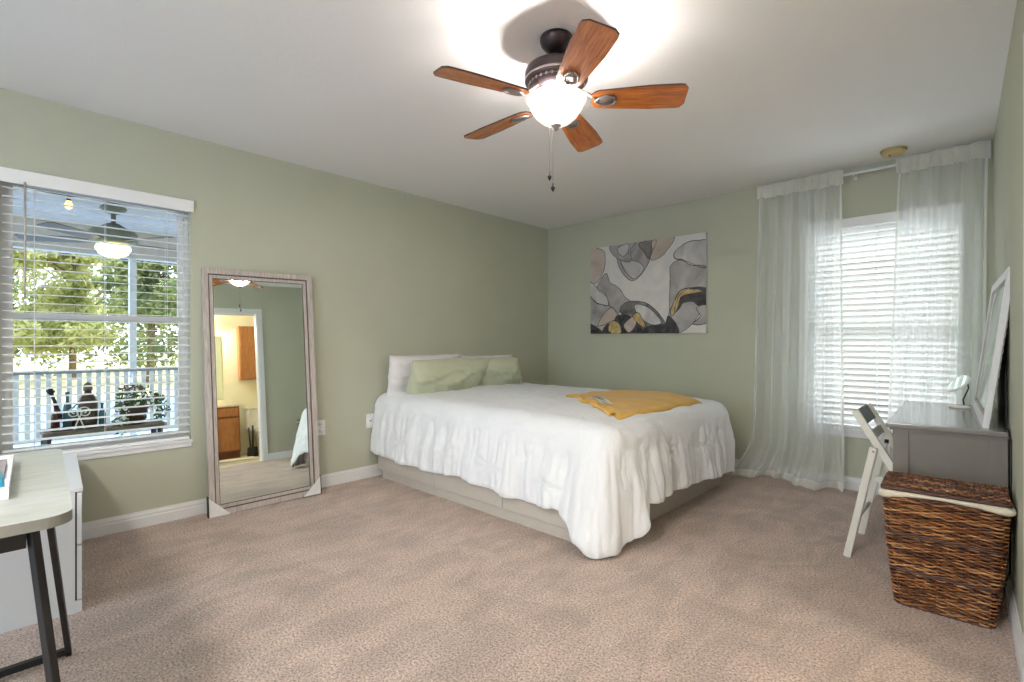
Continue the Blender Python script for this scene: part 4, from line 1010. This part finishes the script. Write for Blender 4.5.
def vanity():
    r = thing('bathroom_vanity', 'honey oak bathroom vanity with cream counter, seen reflected in the floor mirror', 'vanity', (5.45, -3.0, 0))
    def Q(x, y, z): return (x - 5.45, y + 3.0, z)
    ye = -2.285; ys = -3.6; xf = 5.15
    obj('carcass', bx(box(Q(xf, ys, 0.09), Q(XW, ye, 0.80)), Q(xf + 0.05, ys, 0.0), Q(XW, ye, 0.09)), 'oak_gap_shade', r)
    bm = box(Q(xf - 0.02, ys, 0.80), Q(XW, ye + 0.012, 0.835), 0.004); bx(bm, Q(XW - 0.02, ys, 0.835), Q(XW, ye + 0.012, 0.93)); obj('countertop', bm, 'counter', r)
    y = ye - 0.02
    while y - 0.36 > ys:
        for nm, z0, z1 in (('drawer', 0.65, 0.775), ('door', 0.13, 0.62)):
            bm = bmesh.new(); fwd = 0.055 if nm == 'door' else 0.028; ya, yb = y - 0.34, y
            for q in (((ya, z0), (ya + fwd, z1)), ((yb - fwd, z0), (yb, z1)), ((ya + fwd, z0), (yb - fwd, z0 + fwd)), ((ya + fwd, z1 - fwd), (yb - fwd, z1))): bx(bm, Q(xf - 0.030, *q[0]), Q(xf - 0.001, *q[1]), 0, 0.002)
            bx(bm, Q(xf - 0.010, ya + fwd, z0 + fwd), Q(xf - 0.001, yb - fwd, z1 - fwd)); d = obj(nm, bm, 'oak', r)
            if nm == 'door':
                bm = bmesh.new(); tube(bm, [Q(xf - 0.024, ya + 0.03, z1 - 0.05), Q(xf - 0.045, ya + 0.03, z1 - 0.05)], 0.010, 10); obj('knob', bm, 'pewter', d)
        y -= 0.37
    bm = bmesh.new(); tube(bm, [Q(5.60, -2.66, 0.835), Q(5.60, -2.66, 0.93), Q(5.54, -2.66, 0.955), Q(5.50, -2.66, 0.925)], 0.010, 10); obj('faucet', bm, 'pewter', r, True)
vanity()
r = thing('bathroom_mirror', 'frameless wall mirror above the bathroom vanity', 'mirror', (XW, -2.9, 1.4))
obj('mirror_glass', box((-0.006, -0.62, -0.46), (0.0, 0.50, 0.60)), 'mirror', r)
r = thing('medicine_cabinet', 'honey oak wall cabinet above the toilet, reflected in the floor mirror', 'cabinet', (XW, -1.92, 1.25))
obj('cabinet_box', box((-0.14, -0.245, 0), (0, 0.25, 0.90)), 'oak', r)
d = obj('door', box((-0.158, -0.235, 0.01), (-0.14, 0.24, 0.89), 0.004), 'oak', r)
bm = bmesh.new()
for q in (((-0.18, 0.06), (0.185, 0.07)), ((-0.18, 0.83), (0.185, 0.84)), ((-0.18, 0.06), (-0.17, 0.84)), ((0.175, 0.06), (0.185, 0.84))): bx(bm, (-0.162, q[0][0], q[0][1]), (-0.157, q[1][0], q[1][1]))
obj('door_moulding', bm, 'oak', d)
r = thing('vanity_light', 'three shade bathroom light bar above the vanity mirror', 'light fixture', (XW, -2.78, 2.13))
obj('back_plate', box((-0.02, -0.25, -0.03), (0, 0.25, 0.03), 0.004), 'pewter', r)
for y in (-0.19, 0.0, 0.19):
    bm = bmesh.new(); lathe(bm, [(0.02, 0.05), (0.03, 0.045), (0.05, -0.02), (0.06, -0.07)], (-0.10, y, -0.02), 20); o = obj('glass_shade', bm, emit('lit_vanity_shade', srgb(255, 236, 205), 7), r, True); solid(o, 0.004)
    bm = bmesh.new(); tube(bm, [(0, y, 0.0), (-0.06, y, 0.03), (-0.10, y, 0.032)], 0.007, 8); obj('arm', bm, 'pewter', r, True)
light('POINT', 'vanity_bulb_light', (XW - 0.20, -2.80, 1.98), 18, (1.0, 0.94, 0.84), shadow_soft_size=0.06)
def toilet():
    r = thing('toilet', 'white toilet beside the oak vanity, seen in the floor mirror', 'toilet', (5.4, -1.86, 0))
    obj('tank', box((0.10, -0.22, 0.38), (0.30, 0.22, 0.74), 0.02), 'porcelain', r); obj('tank_lid', box((0.085, -0.23, 0.74), (0.315, 0.23, 0.775), 0.01), 'porcelain', r)
    bm = bmesh.new(); lathe(bm, [(0, 0), (0.13, 0.0), (0.12, 0.06), (0.10, 0.16), (0.15, 0.28), (0.185, 0.36), (0.185, 0.385), (0.13, 0.385), (0.10, 0.30), (0, 0.25)], seg=28)
    bmesh.ops.transform(bm, matrix=Matrix.Translation((-0.12, 0, 0)) @ Matrix.Diagonal((1.25, 0.95, 1, 1)), verts=bm.verts[:]); bx(bm, (-0.05, -0.10, 0.0), (0.25, 0.10, 0.37), 0, 0.03); obj('bowl', bm, 'porcelain', r, True)
    bm = bmesh.new(); lathe(bm, [(0, 0.39), (0.19, 0.39), (0.195, 0.40), (0.185, 0.412), (0, 0.414)], seg=28); bmesh.ops.transform(bm, matrix=Matrix.Translation((-0.12, 0, 0)) @ Matrix.Diagonal((1.25, 0.95, 1, 1)), verts=bm.verts[:]); obj('seat_lid', bm, 'porcelain', r, True)
toilet()
r = thing('toilet_brush', 'black toilet brush and plunger caddy on the floor beside the vanity', 'brush caddy', (4.95, -2.165, 0))
bm = bmesh.new(); lathe(bm, [(0, 0), (0.075, 0.0), (0.08, 0.02), (0.07, 0.14), (0.055, 0.15), (0.05, 0.14), (0, 0.13)], seg=20); obj('caddy', bm, 'black_plastic', r, True)
bm = bmesh.new(); tube(bm, [(0.02, 0.01, 0.12), (0.025, 0.02, 0.48)], 0.014, 10); obj('brush_handle', bm, 'black_plastic', r, True)
bm = bmesh.new(); tube(bm, [(-0.02, -0.03, 0.12), (-0.03, -0.05, 0.45)], 0.012, 10); obj('plunger_handle', bm, 'black_plastic', r, True)
tag(obj('bath_mat', bx(bmesh.new(), (4.45, -3.3, 0.0), (4.86, -2.20, 0.018), 0, 0.006), 'mat'), 'cream bath mat on the bathroom floor in front of the vanity', 'mat')
r = thing('towel_bar', 'brass towel bar with a teal towel, seen in the bathroom mirror', 'towel bar', (4.02, -3.55, 1.25))
bm = bmesh.new(); tube(bm, [(-0.08 + 0.03, -0.2, 0), (0.06, -0.2, 0), (0.06, 0.2, 0), (-0.05, 0.2, 0)], 0.008, 8); obj('bar', bm, 'pewter', r, True)
bm = grid(14, 20, lambda u, v: Vector((0.06 + 0.016 * cos(pi * v) * (1 if True else 0), -0.02 + 0.16 * u, 0.012 * sin(pi * v) - 0.34 * abs(v - 0.5) * 2 + 0.004 * sin(u * 20)))); o = tag(obj('hand_towel', bm, 'teal_towel', None, True), 'folded teal hand towel hanging on the bathroom towel bar', 'towel'); o.location = (4.02, -3.55, 1.25); solid(o, 0.005)

# ------------------------------------------------------------------ added fill light behind the camera, shaped as a flush fixture
r = thing('added_fill_light', 'added round frosted fill light on the ceiling behind the viewer', 'ceiling light', (3.05, -5.45, H))
bm = bmesh.new(); lathe(bm, [(0, -0.001), (0.25, -0.001), (0.25, -0.02), (0.24, -0.03), (0, -0.03)], seg=36); obj('pan', bm, 'trim', r, True)
bm = bmesh.new(); lathe(bm, [(0.235, -0.03), (0.21, -0.06), (0.14, -0.09), (0.0, -0.10)], seg=36); obj('diffuser', bm, emit('lit_fill_diffuser', srgb(255, 250, 244), 56), r, True)

# ------------------------------------------------------------------ outdoors, left: porch
struct(obj('floor_porch', box((-3.95, -10, -0.12), (-0.13, 3.0, -0.02)), 'porch_floor'))
struct(obj('ceiling_porch', box((-3.95, -10, H), (-0.13, 3.0, H + 0.1)), 'porch_ceiling'))
struct(obj('wall_left_outside', bx(bx(bx(box((-0.15, -10, -0.02), (-0.131, W1[0], H)), (-0.15, W1[1], -0.02), (-0.131, 3.0, H)), (-0.15, W1[0], -0.02), (-0.131, W1[1], W1[2])), (-0.15, W1[0], W1[3]), (-0.131, W1[1], H)), 'bath_wall'))
struct(obj('trim_porch_header', box((-3.80, -10, 2.125), (-3.66, 3.0, H)), 'porch_ceiling'))
pts_y = [-5.6, -3.316, -1.03, 1.26]
post = obj('porch_post', box((-3.76, -0.035, -0.02), (-3.69, 0.035, 2.125), 0.004), 'white_rail'); post.location.y = pts_y[1]
tag(post, 'slim white post of the screened porch rising behind the outdoor fan', 'post', 'posts of the porch')
for y, lb in ((-5.6, 'white porch post left of the window view'), (-1.03, 'white porch post hidden to the right of the window view'), (1.26, 'farthest white porch post past the house corner')):
    c = clone(post); c.location.y = y; c['label'] = lb
rl = thing('porch_railing', 'white porch railing of upright pickets under a grey cap rail', 'railing', (-3.635, -3.6, 0))
obj('cap_rail', box((-0.05, -4.4, 0.775), (0.05, 6.0, 0.815)), 'grey_rail', rl)
obj('bottom_rail', box((-0.02, -4.4, 0.05), (0.02, 6.0, 0.09)), 'white_rail', rl)
pm = None
for k in range(88):
    y = -2.2 + k * 0.0835 - 0.6
    if pm is None: pm = obj('picket', box((-0.012, -0.021, 0.09), (0.012, 0.021, 0.775)), 'white_rail', rl); pm.location.y = y
    else: c = pm.copy(); COL.objects.link(c); c.location.y = y
# outdoor fan
def porch_fan():
    cx, cy = -2.33, -3.69
    r = thing('outdoor_ceiling_fan', 'grey ceiling fan with a lit globe hanging on the porch outside the window', 'ceiling fan', (cx, cy, H))
    def L(name, prof, m, par=r): bm = bmesh.new(); lathe(bm, prof, seg=28); return obj(name, bm, m, par, True)
    L('canopy', [(0, -0.001), (0.055, -0.001), (0.10, -0.035), (0.105, -0.05), (0.07, -0.085), (0.03, -0.10), (0, -0.10)], 'fan_cream')
    L('downrod', [(0, -0.09), (0.02, -0.09), (0.02, -0.20), (0, -0.20)], 'fan_cream')
    L('motor_housing', [(0, -0.18), (0.05, -0.19), (0.10, -0.225), (0.165, -0.25), (0.19, -0.28), (0.19, -0.35), (0.16, -0.38), (0.08, -0.40), (0, -0.40)], 'fan_cream')
    bm = bmesh.new(); lathe(bm, [(0.13, -0.40), (0.14, -0.43), (0.11, -0.48), (0.05, -0.51), (0, -0.515)], seg=28); obj('glass_globe', bm, emit('lit_porch_globe', srgb(255, 240, 190), 1.6), r, True)
    for k in range(5):
        a = R(98 + 72 * k); bm = bmesh.new(); prism(bm, [(0.17, -0.03, 0), (0.30, -0.065, 0), (0.70, -0.075, 0), (0.73, -0.04, 0), (0.73, 0.04, 0), (0.70, 0.075, 0), (0.30, 0.065, 0), (0.17, 0.03, 0)], (0, 0, 0.008))
        b = obj('blade', bm, 'fan_blade_pale', r); b.matrix_local = Matrix.Rotation(a, 4, 'Z') @ Matrix.Translation((0, 0, -0.365)) @ Matrix.Rotation(R(12), 4, 'X')
    bm = bmesh.new(); tube(bm, [(0.02, 0, -0.5), (0.02, 0, -0.64)], 0.002, 5); obj('pull_chain', bm, 'bronze', r)
porch_fan()
# string lights
r = thing('string_lights', 'black string light wire with an amber bulb sagging under the porch ceiling', 'string lights', (-1.85, -4.05, 2.36))
bm = bmesh.new(); tube(bm, [(0, -1.4 + 0.1 * i, 0.035 - 0.050 * sin(pi * ((i % 9) / 9.0))) for i in range(28)], 0.006, 6); obj('wire', bm, 'black', r, True)
bm = bmesh.new(); tube(bm, [(0, 0.0, -0.015), (0, 0, -0.06)], 0.014, 10); so = obj('socket', bm, 'black', r, True)
bm = bmesh.new(); lathe(bm, [(0, 0), (0.014, 0), (0.026, -0.03), (0.022, -0.055), (0, -0.07)], (0, 0, -0.06), 16); obj('bulb', bm, 'bulb_warm', so, True)
# porch bench with bottles and plant
def bench():
    r = thing('porch_bench', 'low grey brown wooden bench on the porch just outside the window', 'bench', (-1.43, -3.88, -0.02))
    bm = bmesh.new()
    for x in (-0.13, -0.02, 0.09): bx(bm, (x - 0.052, -0.36, 0.43), (x + 0.052, 0.40, 0.465), 0, 0.004)
    obj('seat', bm, 'bench_wood', r)
    for y in (-0.33, 0.36):
        for x in (-0.15, 0.11):
            bm = bmesh.new(); bar(bm, (x * 0.9, y, 0.43), (x * 1.1, y + (0.03 if y > 0 else -0.03), 0.0), 0.03, 0.03); obj('leg', bm, 'black', r)
bench()
def bottle(name, y, h, rad, m, label, x=-1.40, group='bottles on the porch bench', tilt=0.0):
    bm = bmesh.new(); lathe(bm, [(0, 0), (rad, 0), (rad, h * 0.55), (rad * 0.85, h * 0.64), (rad * 0.38, h * 0.74), (rad * 0.36, h * 0.93), (rad * 0.5, h * 0.94), (rad * 0.5, h), (0, h)], seg=18)
    o = obj(name, bm, m, None, True, (x, y, 0.446)); o.rotation_euler = (tilt, 0, 0); return tag(o, label, 'bottle', group)
bottle('glass_bottle', -4.165, 0.20, 0.026, 'red_glass', 'small dark red bottle, leftmost on the porch bench')
bottle('glass_bottle', -4.095, 0.29, 0.028, 'teal_glass', 'taller teal bottle with a dark neck on the porch bench', x=-1.42)
bottle('glass_bottle', -3.888, 0.19, 0.022, 'teal_glass', 'small blue bottle just right of the tall brown jar')
r = thing('watering_can', 'dark metal watering can with a raised spout on the porch bench', 'watering can', (-1.54, -4.05, 0.446))
bm = bmesh.new(); lathe(bm, [(0, 0), (0.065, 0), (0.06, 0.11), (0.045, 0.13), (0, 0.13)], seg=20); obj('body', bm, 'brown_glass', r, True)
bm = bmesh.new(); tube(bm, [(0, -0.05, 0.03), (0, -0.10, 0.18), (0, -0.13, 0.29)], 0.012, 8); tube(bm, [(0, -0.12, 0.275), (0, -0.145, 0.31)], 0.022, 8); obj('spout', bm, 'black', r, True)
bm = bmesh.new(); tube(bm, [(0, 0.05, 0.03), (0, 0.11, 0.07), (0, 0.10, 0.15), (0, 0.02, 0.18), (0, -0.02, 0.13)], 0.006, 8); obj('handle', bm, 'black', r, True)
r = thing('scroll_ornament', 'curled white metal scroll ornament between the can and the jar', 'ornament', (-1.36, -4.03, 0.446))
bm = bmesh.new()
for s, yy in ((1, -0.03), (-1, 0.03)):
    tube(bm, [(0, yy + s * 0.045 * (1 - i / 24) * cos(i * 0.5), 0.13 + 0.045 * (1 - i / 24) * sin(i * 0.5)) for i in range(24)], 0.005, 6); tube(bm, [(0, yy + s * 0.045, 0.13), (0, yy * 0.5, 0.05), (0, yy, 0.0)], 0.005, 6)
obj('scrolls', bm, 'petal', r, True)
r = thing('stoneware_jar', 'tall brown stoneware jar with a stopper in the middle of the porch bench', 'jar', (-1.43, -3.972, 0.446))
bm = bmesh.new(); lathe(bm, [(0, 0), (0.055, 0), (0.062, 0.06), (0.062, 0.20), (0.052, 0.24), (0.025, 0.27), (0.022, 0.29), (0, 0.29)], seg=24); obj('body', bm, 'brown_glass', r, True)
bm = bmesh.new(); lathe(bm, [(0, 0.29), (0.028, 0.29), (0.03, 0.31), (0.022, 0.345), (0, 0.36)], seg=20); obj('stopper', bm, 'bench_wood', r, True)
def leaves(bm, c, rad, n, size, rnd, mi=0, flat=0.6):
    for _ in range(n):
        while True:
            p = Vector((rnd.uniform(-1, 1), rnd.uniform(-1, 1), rnd.uniform(-1, 1)))
            if 0.15 < p.length < 1: break
        q = Vector((c[0] + p.x * rad[0], c[1] + p.y * rad[1], c[2] + p.z * rad[2])); s = size * rnd.uniform(0.6, 1.3)
        a = Vector((rnd.uniform(-1, 1), rnd.uniform(-1, 1), rnd.uniform(-1, 1))).normalized(); b = a.cross(Vector((rnd.uniform(-1, 1), rnd.uniform(-1, 1), rnd.uniform(-1, 1)))).normalized()
        f = bm.faces.new([bm.verts.new(q - a * s), bm.verts.new(q + b * s * flat * 0.6), bm.verts.new(q + a * s), bm.verts.new(q - b * s * flat * 0.6)]); f.material_index = mi
rnd = random.Random(3)
r = thing('potted_plant', 'leafy plant with white flowers in a dark ribbed pot on the porch bench', 'plant', (-1.42, -3.68, 0.446))
bm = bmesh.new(); lathe(bm, [(0, 0), (0.075, 0), (0.078, 0.03), (0.088, 0.035), (0.085, 0.07), (0.096, 0.075), (0.092, 0.12), (0.104, 0.125), (0.10, 0.18), (0.09, 0.18), (0.085, 0.15), (0, 0.15)], seg=26); obj('pot', bm, 'brown_glass', r, True)
bm = bmesh.new(); leaves(bm, (0, 0.02, 0.20), (0.14, 0.19, 0.09), 260, 0.026, rnd); leaves(bm, (0.05, 0.17, 0.12), (0.07, 0.07, 0.12), 110, 0.024, rnd); leaves(bm, (0.08, -0.10, 0.03), (0.06, 0.06, 0.12), 80, 0.022, rnd); obj('leaves', bm, 'leaf_d', r, recalc=False)
bm = bmesh.new(); leaves(bm, (0.07, 0.05, 0.18), (0.09, 0.20, 0.10), 60, 0.018, rnd, 0, 1.2); leaves(bm, (0.09, -0.09, 0.07), (0.04, 0.07, 0.07), 30, 0.018, rnd, 0, 1.2); obj('flowers', bm, 'petal', r, recalc=False)
bm = bmesh.new(); leaves(bm, (0, 0.0, 0.29), (0.09, 0.11, 0.04), 90, 0.02, rnd); obj('dried_tops', bm, 'bark', r, recalc=False)

# garden
struct(obj('ground_near', box((-9.0, -14, -0.16), (-3.95, 12, -0.06)), 'pale_deck'))
struct(obj('ground', box((-60, -40, -0.3), (-9.0, 40, -0.1)), 'lawn'))
struct(obj('ground_rear', box((-9.0, -40, -0.3), (25, -6.5, -0.12)), 'pale_deck'))
struct(obj('ground_back', box((-9.0, 3.0, -0.3), (25, 40, -0.1)), 'mulch'))
def tree(x, y, h, rad, mat, label, seed, n=9000, size=0.12, trunk=True):
    rn = random.Random(seed); r = thing('garden_tree', label, 'tree', (x, y, -0.1), group='trees beyond the porch')
    bm = bmesh.new(); tube(bm, [(0, 0, 0), (0.05, 0.03, h * 0.3), (0.0, 0.1, h * 0.6), (0.02, 0.0, h * 0.85)], lambda i: 0.11 - 0.025 * i, 10)
    for k in range(7):
        a = k * 0.9; tube(bm, [(0, 0.05, h * (0.3 + 0.07 * k)), (cos(a) * rad * 0.5, sin(a) * rad * 0.5, h * (0.45 + 0.07 * k))], lambda i: 0.04 - 0.02 * i, 6)
    obj('trunk', bm, 'bark', r, True)
    bm = bmesh.new()
    for k in range(26):
        a = rn.uniform(0, 6.28); q = rn.uniform(0, 0.75); c = (cos(a) * rad * q, sin(a) * rad * q, h * rn.uniform(0.16, 0.95)); cr_ = rad * rn.uniform(0.22, 0.42)
        leaves(bm, c, (cr_, cr_, cr_ * 0.8), n // 26, size, rn)
    obj('foliage', bm, mat, r, recalc=False)
TL = [(-14.2, -6.6, 5.6, 2.0, 'leaf_g', 'green leafy tree at the far left of the porch view'), (-17, -4.7, 6.2, 2.0, 'leaf_y', 'pale yellow green tree seen behind the blind wand'), (-14.2, -1.2, 5.8, 1.9, 'leaf_g', 'green tree right behind the porch post'),
      (-16.5, 1.6, 6.4, 2.0, 'leaf_y', 'yellow green tree at the right side of the porch view'), (-15.5, 4.0, 5.8, 2.2, 'leaf_g', 'green tree at the far right of the porch view'), (-18, -2.6, 5.2, 2.0, 'leaf_y', 'low pale tree between two taller ones past the lawn')]
for i, (x, y, h, rad, m, lb) in enumerate(TL): tree(x, y, h, rad, m, lb, 20 + i)
rn = random.Random(99); bm = bmesh.new()
for k in range(130): leaves(bm, (-21.5 + rn.uniform(-0.5, 0.5), -14 + k * 0.22, 1.9 + rn.uniform(-0.2, 0.5)), (0.7, 0.5, 2.1), 150, 0.14, rn)
o = obj('garden_hedge', bm, 'leaf_g', None, recalc=False); tag(o, 'continuous tall hedge along the far edge of the lawn', 'hedge')
# neighbouring house behind the back window
nb = thing('neighbour_house', 'tan stucco neighbouring house wall glimpsed between the closed slats', 'house', (2.0, 7.5, -0.1))
obj('wall', box((-4.5, 0, 0), (6.5, 4, 2.9)), 'stucco', nb)
bm = bmesh.new(); prism(bm, [(-5, -0.5, 2.85), (-5, 4.5, 2.85), (-5, 2.0, 4.2)], (12, 0, 0)); obj('roof', bm, 'bench_wood', nb)
